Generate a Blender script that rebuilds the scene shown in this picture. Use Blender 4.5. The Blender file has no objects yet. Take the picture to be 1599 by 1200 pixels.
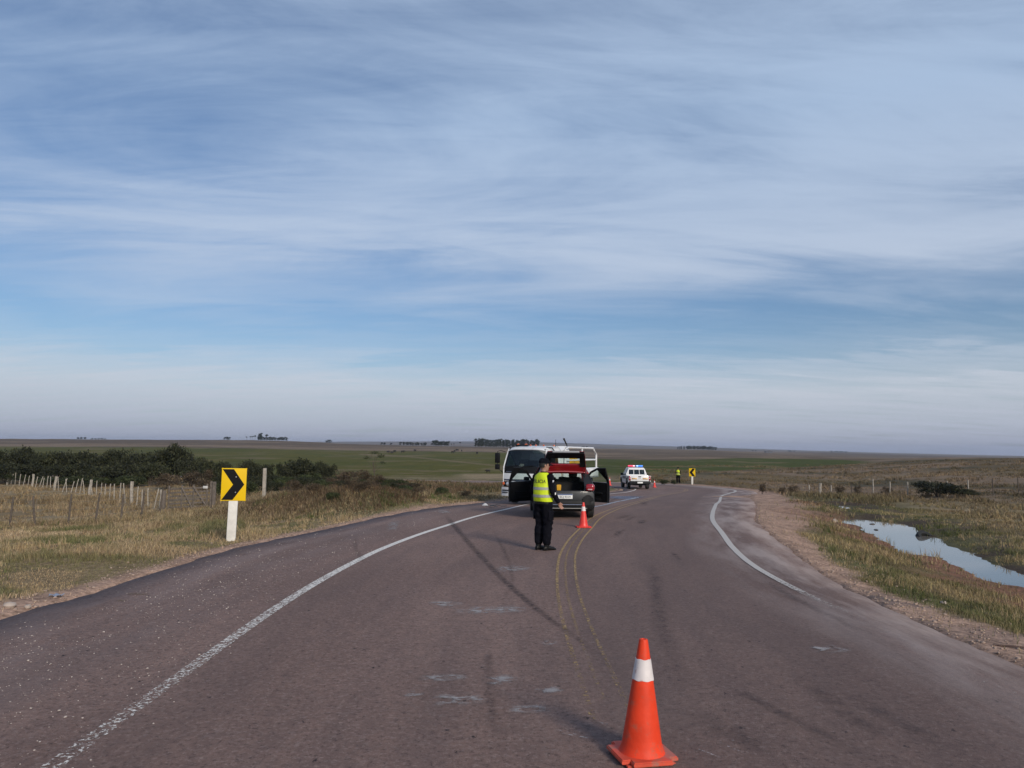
import bpy, bmesh, math, random
import numpy as np
from mathutils import Vector, Matrix, Euler
from mathutils.bvhtree import BVHTree
random.seed(7); RNG = np.random.default_rng(11)
S = bpy.context.scene
COL = S.collection
R = math.radians
# ------------------------------------------------------------------ camera
CAMZ, F, PITCH, ROLL = 2.0, 1200.0, math.atan(99/1200), R(0.6)
cam_d = bpy.data.cameras.new('camera'); cam = bpy.data.objects.new('camera', cam_d); COL.objects.link(cam)
cam_d.sensor_width = 36; cam_d.lens = 36*F/1599; cam_d.clip_end = 20000; cam_d.clip_start = 0.05
CR = Matrix.Rotation(math.pi/2+PITCH, 3, 'X') @ Matrix.Rotation(ROLL, 3, 'Z')
cam.matrix_world = Matrix.Translation((0, 0, CAMZ)) @ CR.to_4x4()
S.camera = cam
# ------------------------------------------------------------------ world: clear sky under a veil of high cloud
SUN_EL, SUN_DIR = R(24), Vector((0.50, -0.866, 0))
W = bpy.data.worlds.new('World'); S.world = W; W.use_nodes = True
nt = W.node_tree; N = nt.nodes; L = nt.links; N.clear()
def nd(t, **k):
    n = N.new(t)
    for a, v in k.items():
        if a.startswith('i_'):
            key = a[2:]; n.inputs[int(key) if key.isdigit() else key.replace('_', ' ')].default_value = v
        else: setattr(n, a, v)
    return n
def math_(op, a, b=None, clamp=False):
    n = nd('ShaderNodeMath', operation=op, use_clamp=clamp)
    for i, v in enumerate((a, b)):
        if v is None: continue
        if isinstance(v, (int, float)): n.inputs[i].default_value = v
        else: L.new(v, n.inputs[i])
    return n.outputs[0]
def ramp_(src, stops, interp='LINEAR'):
    n = nd('ShaderNodeValToRGB'); n.color_ramp.interpolation = interp
    e = n.color_ramp.elements
    while len(e) > 1: e.remove(e[0])
    e[0].position = stops[0][0]; c = stops[0][1]; e[0].color = c if isinstance(c, tuple) else (c, c, c, 1)
    for p, c in stops[1:]:
        x = e.new(p); x.color = c if isinstance(c, tuple) else (c, c, c, 1)
    L.new(src, n.inputs[0]); return n.outputs[0]
sky = nd('ShaderNodeTexSky', sky_type='NISHITA', sun_disc=False, sun_elevation=SUN_EL,
         sun_rotation=math.atan2(SUN_DIR.x, SUN_DIR.y), altitude=80, air_density=1.0, dust_density=1.2, ozone_density=1.6)
tc = nd('ShaderNodeTexCoord'); sp = nd('ShaderNodeSeparateXYZ'); L.new(tc.outputs['Generated'], sp.inputs[0])
zc = math_('MAXIMUM', sp.outputs[2], 0.0)
den = math_('ADD', zc, 0.10)
cmb = nd('ShaderNodeCombineXYZ'); L.new(math_('DIVIDE', sp.outputs[0], den), cmb.inputs[0]); L.new(math_('DIVIDE', sp.outputs[1], den), cmb.inputs[1])
SEED1, SEED2 = 31.6, 11.2
def cloud(scale, rot, stretch, detail, rough, dist, seed):
    mp = nd('ShaderNodeMapping'); mp.inputs['Rotation'].default_value = (0, 0, R(rot)); mp.inputs['Scale'].default_value = stretch
    mp.inputs['Location'].default_value = (seed, seed*0.7, 0)
    L.new(cmb.outputs[0], mp.inputs[0])
    nz = nd('ShaderNodeTexNoise', i_Scale=scale, i_Detail=detail, i_Roughness=rough, i_Distortion=dist)
    L.new(mp.outputs[0], nz.inputs['Vector']); return nz.outputs[0]
big = cloud(0.30, 20, (1.0, 1.25, 1), 2.5, 0.5, 0.3, SEED1)
fib = cloud(0.85, -14, (0.75, 1.9, 1), 9.0, 0.60, 1.0, SEED2)
fin = cloud(2.4, 24, (0.55, 2.2, 1), 9.0, 0.66, 1.2, 9.4)
mixn = math_('ADD', math_('ADD', math_('MULTIPLY', big, 1.25), math_('MULTIPLY', fib, 0.95)), math_('MULTIPLY', fin, 0.38))   # about 1.0 mean
mr = nd('ShaderNodeMapRange', interpolation_type='SMOOTHSTEP'); mr.inputs['From Min'].default_value = 0.96; mr.inputs['From Max'].default_value = 1.66
mr.inputs['To Min'].default_value = 0.10; mr.inputs['To Max'].default_value = 0.88
L.new(mixn, mr.inputs[0])
# how much of the veil stands at each height: a bank low down, a clearer gap above it, the sheet overhead
ed2 = math_('ADD', zc, math_('MULTIPLY', math_('SUBTRACT', fib, 0.5), 0.10))
lowf = ramp_(ed2, [(0.0, 0.0), (0.085, 0.06), (0.14, 0.16), (0.19, 0.50), (0.25, 0.95), (1.0, 1.0)], 'EASE')
edge = math_('ADD', zc, math_('ADD', math_('MULTIPLY', math_('SUBTRACT', fib, 0.5), 0.11), math_('MULTIPLY', math_('SUBTRACT', fin, 0.5), 0.05)))
bank = ramp_(edge, [(0.0, 0.97), (0.070, 0.90), (0.098, 0.60), (0.125, 0.26), (0.17, 0.0), (1.0, 0.0)], 'EASE')
strk = cloud(3.2, 4, (0.35, 1.5, 1), 6.0, 0.6, 0.4, 3.7)
bank = math_('MULTIPLY', bank, ramp_(math_('ADD', math_('MULTIPLY', strk, 0.6), math_('MULTIPLY', fib, 0.4)), [(0.36, 0.66), (0.48, 0.90), (0.58, 1.0)], 'EASE'))
cf = math_('MAXIMUM', math_('MULTIPLY', mr.outputs[0], lowf), bank)
skyc = nd('ShaderNodeMix', data_type='RGBA', blend_type='MULTIPLY'); skyc.inputs[0].default_value = 1.0
L.new(sky.outputs[0], skyc.inputs[6]); skyc.inputs[7].default_value = (0.056, 0.071, 0.089, 1)
ccol = ramp_(zc, [(0.0, (0.30, 0.325, 0.44, 1)), (0.010, (0.36, 0.385, 0.49, 1)), (0.032, (0.43, 0.465, 0.56, 1)), (0.075, (0.53, 0.565, 0.64, 1)), (0.13, (0.55, 0.60, 0.695, 1)), (0.4, (0.42, 0.54, 0.72, 1)), (1.0, (0.42, 0.50, 0.66, 1))])
mx = nd('ShaderNodeMix', data_type='RGBA'); L.new(cf, mx.inputs[0]); L.new(skyc.outputs[2], mx.inputs[6]); L.new(ccol, mx.inputs[7])
bg = nd('ShaderNodeBackground', i_Strength=1.0); L.new(mx.outputs[2], bg.inputs[0])
wo = nd('ShaderNodeOutputWorld'); L.new(bg.outputs[0], wo.inputs[0])
# ------------------------------------------------------------------ sun behind the camera's right shoulder, softened by the veil
sd = bpy.data.lights.new('sun', 'SUN'); sd.energy = 2.7; sd.angle = R(15); sd.color = (1.0, 0.90, 0.77)
sun = bpy.data.objects.new('sun', sd); COL.objects.link(sun)
to_sun = (SUN_DIR.normalized()*math.cos(SUN_EL) + Vector((0, 0, math.sin(SUN_EL))))
sun.rotation_euler = to_sun.to_track_quat('Z', 'Y').to_euler(); sun.location = (20, -35, 18)
S.view_settings.view_transform = 'Standard'; S.view_settings.look = 'None'; S.view_settings.gamma = 1.0
S.view_settings.exposure = 0.12; S.view_settings.use_curve_mapping = False
S.cycles.use_denoising = True; S.cycles.max_bounces = 8; S.cycles.transparent_max_bounces = 16
# ------------------------------------------------------------------ helpers
def srgb(r, g, b):
    f = lambda c: (c/255/12.92 if c/255 <= 0.04045 else ((c/255+0.055)/1.055)**2.4)
    return (f(r), f(g), f(b))
def mat(name, col, rough=0.6, metal=0.0, var=0.0, vscale=6.0, bump=0.0, bscale=40.0, spec=0.5, coat=0.0, emit=None, estr=0.0, attr=None, transl=0.0, dirt=None):
    """principled material; col varied by noise (object space), optional vertex colours, relief, dirt"""
    m = bpy.data.materials.new(name); m.use_nodes = True
    t = m.node_tree; b = t.nodes['Principled BSDF']; out = t.nodes['Material Output']
    b.inputs['Roughness'].default_value = rough; b.inputs['Metallic'].default_value = metal
    b.inputs['Specular IOR Level'].default_value = spec; b.inputs['Coat Weight'].default_value = coat
    b.inputs['Base Color'].default_value = (*col, 1)
    co = t.nodes.new('ShaderNodeTexCoord')
    src = None
    if attr:
        a = t.nodes.new('ShaderNodeAttribute'); a.attribute_name = attr; src = a.outputs['Color']
    if var > 0:
        nz = t.nodes.new('ShaderNodeTexNoise'); nz.inputs['Scale'].default_value = vscale; nz.inputs['Detail'].default_value = 6
        t.links.new(co.outputs['Object'], nz.inputs['Vector'])
        mrn = t.nodes.new('ShaderNodeMapRange'); mrn.inputs[1].default_value = 0.3; mrn.inputs[2].default_value = 0.7
        mrn.inputs[3].default_value = 1-var; mrn.inputs[4].default_value = 1+var; t.links.new(nz.outputs[0], mrn.inputs[0])
        mm = t.nodes.new('ShaderNodeMix'); mm.data_type = 'RGBA'; mm.blend_type = 'MULTIPLY'; mm.inputs[0].default_value = 1
        mm.inputs[6].default_value = (*col, 1)
        if src: t.links.new(src, mm.inputs[6])
        cb = t.nodes.new('ShaderNodeCombineColor')
        for i in range(3): t.links.new(mrn.outputs[0], cb.inputs[i])
        t.links.new(cb.outputs[0], mm.inputs[7]); src = mm.outputs[2]
    if dirt:
        nz = t.nodes.new('ShaderNodeTexNoise'); nz.inputs['Scale'].default_value = dirt[1]; nz.inputs['Detail'].default_value = 8; nz.inputs['Roughness'].default_value = .7
        t.links.new(co.outputs['Object'], nz.inputs['Vector'])
        mrn = t.nodes.new('ShaderNodeMapRange'); mrn.inputs[1].default_value = dirt[2]; mrn.inputs[2].default_value = dirt[2]+0.12; mrn.inputs[4].default_value = dirt[3]
        t.links.new(nz.outputs[0], mrn.inputs[0])
        mm = t.nodes.new('ShaderNodeMix'); mm.data_type = 'RGBA'; mm.inputs[6].default_value = (*col, 1); mm.inputs[7].default_value = (*dirt[0], 1)
        if src: t.links.new(src, mm.inputs[6])
        t.links.new(mrn.outputs[0], mm.inputs[0]); src = mm.outputs[2]
    if src: t.links.new(src, b.inputs['Base Color'])
    if bump > 0:
        nz = t.nodes.new('ShaderNodeTexNoise'); nz.inputs['Scale'].default_value = bscale; nz.inputs['Detail'].default_value = 5
        t.links.new(co.outputs['Object'], nz.inputs['Vector'])
        bp = t.nodes.new('ShaderNodeBump'); bp.inputs['Strength'].default_value = bump; bp.inputs['Distance'].default_value = 0.02
        t.links.new(nz.outputs[0], bp.inputs['Height']); t.links.new(bp.outputs[0], b.inputs['Normal'])
    if emit: b.inputs['Emission Color'].default_value = (*emit, 1); b.inputs['Emission Strength'].default_value = estr
    if transl > 0:
        tr = t.nodes.new('ShaderNodeBsdfTranslucent'); ms = t.nodes.new('ShaderNodeMixShader'); ms.inputs[0].default_value = transl
        if src: t.links.new(src, tr.inputs[0])
        else: tr.inputs[0].default_value = (*col, 1)
        t.links.new(b.outputs[0], ms.inputs[1]); t.links.new(tr.outputs[0], ms.inputs[2]); t.links.new(ms.outputs[0], out.inputs[0])
    return m
def glass_mat(name, tint, refl=0.05):
    m = bpy.data.materials.new(name); m.use_nodes = True; t = m.node_tree; t.nodes.clear()
    o = t.nodes.new('ShaderNodeOutputMaterial'); a = t.nodes.new('ShaderNodeBsdfTransparent'); a.inputs[0].default_value = (*tint, 1)
    g = t.nodes.new('ShaderNodeBsdfGlossy'); g.inputs['Roughness'].default_value = 0.03
    lw_ = t.nodes.new('ShaderNodeLayerWeight'); pw = t.nodes.new('ShaderNodeMath'); pw.operation = 'POWER'; pw.inputs[1].default_value = 4; t.links.new(lw_.outputs['Facing'], pw.inputs[0]); f = t.nodes.new('ShaderNodeMapRange'); f.inputs[3].default_value = refl; t.links.new(pw.outputs[0], f.inputs[0])
    x = t.nodes.new('ShaderNodeMixShader'); t.links.new(f.outputs[0], x.inputs[0]); t.links.new(a.outputs[0], x.inputs[1]); t.links.new(g.outputs[0], x.inputs[2])
    t.links.new(x.outputs[0], o.inputs[0]); return m
def tag(o, label=None, cat=None, group=None, kind=None):
    if label: o['label'] = label
    if cat: o['category'] = cat
    if group: o['group'] = group
    if kind: o['kind'] = kind
    return o
def link(name, me, m, parent=None, smooth=True):
    if m is not None:
        me.materials.clear()
        for x in (m if isinstance(m, (list, tuple)) else [m]): me.materials.append(x)
    o = bpy.data.objects.new(name, me); COL.objects.link(o)
    if parent: o.parent = parent
    return o
def obj(name, bm, m, parent=None, smooth=0.6):
    bmesh.ops.recalc_face_normals(bm, faces=bm.faces[:])
    me = bpy.data.meshes.new(name); bm.to_mesh(me); bm.free()
    if smooth:
        me.polygons.foreach_set('use_smooth', [True]*len(me.polygons)); me.set_sharp_from_angle(angle=smooth)
    return link(name, me, m, parent)
def empty(name, loc=(0, 0, 0), rz=0.0):
    o = bpy.data.objects.new(name, None); COL.objects.link(o); o.location = loc; o.rotation_euler = (0, 0, rz); o.empty_display_size = .2
    return o
def np_mesh(name, v, f, m, cols=None, uv=None, parent=None, smooth=False):
    v = np.asarray(v, np.float32); f = np.asarray(f, np.int32); k = f.shape[1]
    me = bpy.data.meshes.new(name); me.vertices.add(len(v)); me.vertices.foreach_set('co', v.ravel())
    me.loops.add(f.size); me.loops.foreach_set('vertex_index', f.ravel()); me.polygons.add(len(f))
    me.polygons.foreach_set('loop_start', np.arange(0, f.size, k, dtype=np.int32)); me.polygons.foreach_set('loop_total', np.full(len(f), k, np.int32))
    if smooth: me.polygons.foreach_set('use_smooth', np.ones(len(f), bool))
    if cols is not None:
        a = me.attributes.new('Col', 'FLOAT_COLOR', 'POINT'); c = np.ones((len(v), 4), np.float32); c[:, :3] = cols; a.data.foreach_set('color', c.ravel())
    if uv is not None:
        u = me.uv_layers.new(name='UVMap'); u.data.foreach_set('uv', np.asarray(uv, np.float32)[f.ravel()].ravel())
    me.update(calc_edges=True); me.validate()
    return link(name, me, m, parent)
def B(): return bmesh.new()
def bx(bm, c, s, bev=0.0, rot=None, seg=2):
    r = bmesh.ops.create_cube(bm, size=1.0); vs = r['verts']
    M = Matrix.Translation(c) @ (rot.to_4x4() if rot else Matrix.Identity(4)) @ Matrix.Diagonal((*s, 1))
    bmesh.ops.transform(bm, matrix=M, verts=vs)
    if bev > 0:
        es = list({e for v in vs for e in v.link_edges})
        bmesh.ops.bevel(bm, geom=es, offset=min(bev, min(s)*0.45), segments=seg, profile=0.5, affect='EDGES')
def prism(bm, poly, lo, hi, axis='x', bev=0.0):
    """polygon in the plane across axis ('x': (y,z), 'y': (x,z), 'z': (x,y)), extruded lo..hi"""
    def P(a, b, t): return {'x': (t, a, b), 'y': (a, t, b), 'z': (a, b, t)}[axis]
    A = [bm.verts.new(P(a, b, lo)) for a, b in poly]; C = [bm.verts.new(P(a, b, hi)) for a, b in poly]
    n = len(poly); fs = [bm.faces.new(A), bm.faces.new(C[::-1])]
    for i in range(n): fs.append(bm.faces.new((A[i], C[i], C[(i+1) % n], A[(i+1) % n])))
    if bev > 0:
        es = list({e for f in fs for e in f.edges}); bmesh.ops.bevel(bm, geom=es, offset=bev, segments=2, profile=.5, affect='EDGES')
def tube(bm, pts, r, n=8, cap=True):
    pts = [Vector(p) for p in pts]; rr = r if isinstance(r, (list, tuple)) else [r]*len(pts); rings = []
    for i, p in enumerate(pts):
        d = (pts[min(i+1, len(pts)-1)] - pts[max(i-1, 0)]).normalized()
        a = d.cross(Vector((0, 0, 1)) if abs(d.z) < .9 else Vector((1, 0, 0))).normalized(); b = d.cross(a)
        rings.append([bm.verts.new(p + (a*math.cos(2*math.pi*k/n) + b*math.sin(2*math.pi*k/n))*rr[i]) for k in range(n)])
    for i in range(len(rings)-1):
        for k in range(n): bm.faces.new((rings[i][k], rings[i][(k+1) % n], rings[i+1][(k+1) % n], rings[i+1][k]))
    if cap: bm.faces.new(rings[0][::-1]); bm.faces.new(rings[-1])
def loft(bm, rings, cap=True, closed=True):
    R_ = [[bm.verts.new(p) for p in ring] for ring in rings]; n = len(R_[0])
    for i in range(len(R_)-1):
        for k in range(n if closed else n-1): bm.faces.new((R_[i][k], R_[i][(k+1) % n], R_[i+1][(k+1) % n], R_[i+1][k]))
    if cap and closed: bm.faces.new(R_[0][::-1]); bm.faces.new(R_[-1])
def lathe(bm, prof, n=32, M=None, cap=False):
    rings = [[(r*math.cos(2*math.pi*k/n), r*math.sin(2*math.pi*k/n), z) for k in range(n)] for r, z in prof]
    if M: rings = [[M @ Vector(p) for p in ring] for ring in rings]
    loft(bm, rings, cap=cap)
def ball(bm, c, r, s=(1, 1, 1), sub=2):
    v = bmesh.ops.create_icosphere(bm, subdivisions=sub, radius=1.0)['verts']
    bmesh.ops.transform(bm, matrix=Matrix.Translation(c) @ Matrix.Diagonal((r*s[0], r*s[1], r*s[2], 1)), verts=v)
def grid(bm, fn, nu, nv, th=0.0):
    V = [[bm.verts.new(fn(i/nu, j/nv)) for j in range(nv+1)] for i in range(nu+1)]; fs = []
    for i in range(nu):
        for j in range(nv): fs.append(bm.faces.new((V[i][j], V[i+1][j], V[i+1][j+1], V[i][j+1])))
    if th:
        bmesh.ops.recalc_face_normals(bm, faces=fs); bmesh.ops.solidify(bm, geom=fs, thickness=th)
def side_panel(bm, poly, hw, side, th=0.03, step=0.12):
    """(y,z) outline of a body side bent to the half-width function hw(y,z), given thickness th inwards"""
    t = bmesh.new(); t.faces.new([t.verts.new((0, y, z)) for y, z in poly]); bmesh.ops.triangulate(t, faces=t.faces[:])
    ys = [p[0] for p in poly]; zs = [p[1] for p in poly]
    for lo, hi, no, k in ((min(ys), max(ys), (0, 1, 0), 1), (min(zs), max(zs), (0, 0, 1), 2)):
        q = lo + step
        while q < hi - 0.02:
            co = [0, 0, 0]; co[k] = q
            bmesh.ops.bisect_plane(t, geom=t.verts[:]+t.edges[:]+t.faces[:], plane_co=co, plane_no=no); q += step
    for v in t.verts: v.co.x = side*hw(v.co.y, v.co.z)
    for f in t.faces:
        f.normal_update()
        if f.normal.x*side < 0: f.normal_flip()
    bmesh.ops.solidify(t, geom=t.faces[:], thickness=th)
    me = bpy.data.meshes.new('t'); t.to_mesh(me); t.free(); bm.from_mesh(me); bpy.data.meshes.remove(me)
def arc(cy, cz, r, a0, a1, n=9):
    return [(cy + r*math.cos(R(a0+(a1-a0)*i/n)), cz + r*math.sin(R(a0+(a1-a0)*i/n))) for i in range(n+1)]
def text_bm(body, size, th=0.002, align='CENTER'):
    c = bpy.data.curves.new('t', 'FONT'); c.body = body; c.size = size; c.align_x = align; c.align_y = 'CENTER'; c.extrude = th; c.resolution_u = 3
    o = bpy.data.objects.new('t', c); COL.objects.link(o); bpy.context.view_layer.update()
    me = bpy.data.meshes.new_from_object(o.evaluated_get(bpy.context.evaluated_depsgraph_get()))
    bm = bmesh.new(); bm.from_mesh(me); bpy.data.objects.remove(o); bpy.data.curves.remove(c); bpy.data.meshes.remove(me)
    return bm
# value noise on numpy arrays
def _h(ix, iy, s):
    n = (ix.astype(np.int64)*374761393 + iy.astype(np.int64)*668265263 + s*1442695041) & 0x7fffffff
    n = ((n ^ (n >> 13))*1274126177) & 0x7fffffff
    return ((n ^ (n >> 16)) & 0xffff)/65535.0
def vn(x, y, s=0):
    x = np.asarray(x, float); y = np.asarray(y, float)
    ix = np.floor(x); iy = np.floor(y); fx = x-ix; fy = y-iy; fx = fx*fx*(3-2*fx); fy = fy*fy*(3-2*fy)
    a = _h(ix, iy, s); b = _h(ix+1, iy, s); c = _h(ix, iy+1, s); d = _h(ix+1, iy+1, s)
    return a+(b-a)*fx+(c-a)*fy+(a-b-c+d)*fx*fy
def fbm(x, y, s=0, o=4):
    t = 0; w = 0.5; tot = 0
    for i in range(o): t = t+w*vn(np.asarray(x)*2**i+i*17.3, np.asarray(y)*2**i-i*9.1, s+i); tot += w; w *= .5
    return t/tot
def sst(a, b, x):
    t = np.clip((x-a)/(b-a), 0, 1); return t*t*(3-2*t)
# ------------------------------------------------------------------ terrain heights, from points measured on the ground
def ray(px, py):
    d = CR @ Vector(((px-799.5)/F, -(py-600)/F, -1)); return d/d.y        # scaled so that y (distance ahead) = 1
def at(px, py, depth):
    d = ray(px, py)*depth; return Vector((d.x, d.y, d.z+CAMZ))
CT = []
for Y in (2, 5, 10, 16): CT += [(-5.5, Y, 0), (0, Y, 0), (4.6, Y, 0)]
CT += [(1.5, 24.5, 0), (1.5, 26.5, -.03), (-3, 22, 0), (3, 22, 0), (7, 22, -.02), (-1, 28, -.12), (4, 29, -.13), (8.5, 29, -.16), (3, 45, -.72), (8, 45, -.75), (14, 45, -.8), (9, 62, -1.45), (14, 64, -1.5), (20, 66, -1.6),
       (14, 78, -1.72), (20, 77, -1.75), (4, 84, -1.85), (-8, 88, -2.0), (-30, 94, -2.3)]
for px, py, dp in [(0, 930, 10), (60, 880, 13.2), (361, 845, 16.4), (150, 850, 16.5), (60, 825, 27), (150, 820, 28), (222, 810, 30), (10, 757, 75), (50, 761, 70), (85, 766.5, 63), (139, 773, 57),
                   (205, 790, 42), (260, 796, 37), (330, 793, 36), (412, 778, 36), (420, 815, 23), (500, 800, 25), (640, 772, 37), (700, 775, 33), (560, 752, 75), (150, 745, 95), (10, 742, 110), (400, 748, 90),
                   (700, 735, 160), (700, 720, 260), (700, 705, 500), (700, 697.5, 800), (700, 702, 1500), (100, 722, 200), (100, 705, 430), (100, 687, 900), (20, 686, 900), (100, 692, 2000), (400, 722, 220), (400, 705, 420), (420, 688.5, 900), (420, 694, 1700),
                   (560, 694.5, 900), (560, 706, 450), (850, 735, 150), (850, 715, 330), (850, 701, 800), (850, 704, 1600),
                   (1000, 728, 180), (1000, 715, 350), (1000, 706, 700), (1000, 701.5, 1100), (1000, 705, 2500), (1090, 703, 1300), (1090, 715, 330), (1090, 735, 150),
                   (1180, 745, 110), (1200, 708, 1500), (1200, 722, 260), (1300, 752, 100), (1300, 735, 150), (1300, 722, 230), (1300, 715, 700), (1300, 707.5, 2200), (1450, 718, 1000), (1450, 712, 3000),
                   (1450, 745, 90), (1450, 721, 180), (1599, 775, 50), (1599, 745, 82), (1599, 719, 165), (1599, 724, 600), (1599, 713, 3500), (1450, 776, 54), (1281, 776, 60), (1220, 780, 46),
                   (1250, 800, 31), (1400, 800, 37), (1599, 830, 26), (1599, 985, 9.4), (1520, 950, 11.2), (1590, 880, 20), (1400, 920, 13), (1230, 815, 24), (1330, 870, 17), (800, 690, 6000), (1599, 712, 6000), (0, 690, 6000)]:
    CT.append(tuple(at(px, py, dp)))
CT = np.array(CT)
def _uv(x, y):
    r = np.hypot(x, y); az = np.clip(np.arctan2(x, y), -.72, .72); return az*3.2, np.log(np.maximum(r, 1.5)), r
_u, _v, _r = _uv(CT[:, 0], CT[:, 1]); _w = CT[:, 2]/(_r+30); _n = len(CT)
def _k(d2): return np.where(d2 > 0, d2*np.log(d2+1e-12), 0)
_A = np.zeros((_n+3, _n+3)); _A[:_n, :_n] = _k((_u[:, None]-_u)**2+(_v[:, None]-_v)**2) + np.eye(_n)*0.02
_A[:_n, _n:] = np.c_[np.ones(_n), _u, _v]; _A[_n:, :_n] = _A[:_n, _n:].T
_C = np.linalg.solve(_A, np.r_[_w, 0, 0, 0])
def zbase(x, y):
    x = np.atleast_1d(np.asarray(x, float)); y = np.atleast_1d(np.asarray(y, float)); out = np.empty(len(x))
    for i in range(0, len(x), 40000):
        u, v, r = _uv(x[i:i+40000], y[i:i+40000])
        k = _k((u[:, None]-_u)**2+(v[:, None]-_v)**2) @ _C[:_n] + _C[_n]+_C[_n+1]*u+_C[_n+2]*v
        a = np.abs(np.arctan2(x[i:i+40000], y[i:i+40000]))
        out[i:i+40000] = k*(r+30)*(1-sst(.85, 1.7, a))*sst(1.5, 9, r)
    return out
# ------------------------------------------------------------------ road line
CEN = np.array([(.65, -30), (.65, -12), (.65, 0), (.65, 5), (.66, 10), (.9, 14), (1.25, 16.6), (1.7, 19), (2.35, 22.3), (3.25, 25.7), (4.35, 29.5), (6.2, 36), (8.7, 46), (11.2, 55), (13.5, 62), (15.0, 66.8), (16.0, 72.2), (14.7, 78.2), (10.6, 83), (4.6, 86.4), (-3, 88.8), (-14, 91.2), (-40, 97), (-80, 106), (-140, 121)], float)
def catmull(P, step=.25):
    out = []
    for i in range(len(P)-1):
        p0 = P[max(i-1, 0)]; p1 = P[i]; p2 = P[i+1]; p3 = P[min(i+2, len(P)-1)]
        n = max(2, int(np.hypot(*(p2-p1))/step)); t = np.linspace(0, 1, n, endpoint=False)[:, None]
        m1 = (p2-p0)/2; m2 = (p3-p1)/2
        L1 = np.hypot(*(p2-p1)); m1 = m1/max(np.hypot(*m1), 1e-6)*L1; m2 = m2/max(np.hypot(*m2), 1e-6)*L1
        out.append((2*t**3-3*t**2+1)*p1+(t**3-2*t**2+t)*m1+(-2*t**3+3*t**2)*p2+(t**3-t**2)*m2)
    out.append(P[-1:]); return np.vstack(out)
CL = catmull(CEN); CS = np.r_[0, np.cumsum(np.hypot(*np.diff(CL, axis=0).T))]
CTn = np.gradient(CL, axis=0); CTn /= np.hypot(CTn[:, 0], CTn[:, 1])[:, None]; CN = np.c_[CTn[:, 1], -CTn[:, 0]]      # right-hand normal
s_of_y = lambda yy: float(np.interp(yy, CL[:450, 1], CS[:450]))
SB = s_of_y(64)
SK = [0, s_of_y(0), s_of_y(10), s_of_y(14), s_of_y(19), s_of_y(25), s_of_y(30), s_of_y(45), SB, SB+10, SB+18, SB+30, 400]
LWID = lambda s: np.interp(s, SK, [6.3, 6.3, 6.25, 6.2, 6.0, 5.6, 5.1, 4.5, 4.9, 6.0, 5.6, 4.4, 4.3])    # paved width left / right of the centre line
RWID = lambda s: np.interp(s, [0, s_of_y(5), s_of_y(9), s_of_y(13), s_of_y(17), s_of_y(24), s_of_y(36), s_of_y(55), s_of_y(63), SB+6, SB+14, SB+25, 400], [4.1, 4.1, 4.15, 4.45, 4.6, 4.55, 4.9, 5.6, 5.9, 5.9, 5.6, 4.8, 4.4])
def road_coord(x, y):
    """arc length, lateral offset (right +) and distance outside the asphalt of points"""
    x = np.asarray(x, float); y = np.asarray(y, float); s = np.zeros(len(x)); o = np.full(len(x), 999.0)
    sub = slice(None, None, 2); P = CL[sub]; idx = np.arange(len(CL))[sub]
    near = np.where(np.hypot(x, y) < 190)[0]
    for i in range(0, len(near), 20000):
        j = near[i:i+20000]; d2 = (x[j, None]-P[:, 0])**2+(y[j, None]-P[:, 1])**2; k = idx[np.argmin(d2, 1)]
        dx = x[j]-CL[k, 0]; dy = y[j]-CL[k, 1]; off = dx*CN[k, 0]+dy*CN[k, 1]; dist = np.sqrt(np.min(d2, 1))
        s[j] = CS[k]; o[j] = np.sign(off)*np.maximum(np.abs(off), np.where(dist > np.abs(off)+1, dist, 0))
    wob = (fbm(s*.9, s*0+3, 5, 3)-.5)*.12
    dout = np.where(o > 0, o-RWID(s)+wob, -o-LWID(s)+wob); return s, o, dout
# ------------------------------------------------------------------ water outline
WZ = -0.8
def on_plane(px, py, z):
    d = ray(px, py); t = (z-CAMZ)/d.z; return Vector((d.x*t, d.y*t, z))
POND = np.array([on_plane(px, py, WZ)[:2] for px, py in [(1319, 812), (1345, 811), (1395, 817), (1428, 824), (1436, 833), (1462, 842), (1490, 853), (1525, 868), (1560, 882), (1599, 898), (1660, 925), (1720, 950), (1700, 985), (1640, 945),
                                                        (1599, 920), (1560, 911), (1520, 898), (1488, 886), (1470, 873), (1440, 869), (1402, 862), (1396, 851), (1375, 843), (1367, 835), (1345, 826), (1322, 818)]])
POND2 = np.array([on_plane(px, py, WZ)[:2] for px, py in [(1309, 789), (1319, 790.5), (1331, 795), (1331, 798), (1318, 796.5), (1312, 793)]])
def poly_sd(P, x, y):
    x = np.asarray(x, float); y = np.asarray(y, float); d = np.full(len(x), 1e9); ins = np.zeros(len(x), bool); n = len(P)
    for i in range(n):
        a = P[i]; b = P[(i+1) % n]; ab = b-a; t = np.clip(((x-a[0])*ab[0]+(y-a[1])*ab[1])/(ab @ ab), 0, 1)
        d = np.minimum(d, np.hypot(x-a[0]-t*ab[0], y-a[1]-t*ab[1]))
        c = ((a[1] > y) != (b[1] > y)) & (x < (b[0]-a[0])*(y-a[1])/(b[1]-a[1]+1e-12)+a[0]); ins ^= c
    return np.where(ins, -d, d)
MOUND = at(545, 797, 26.5)
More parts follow.
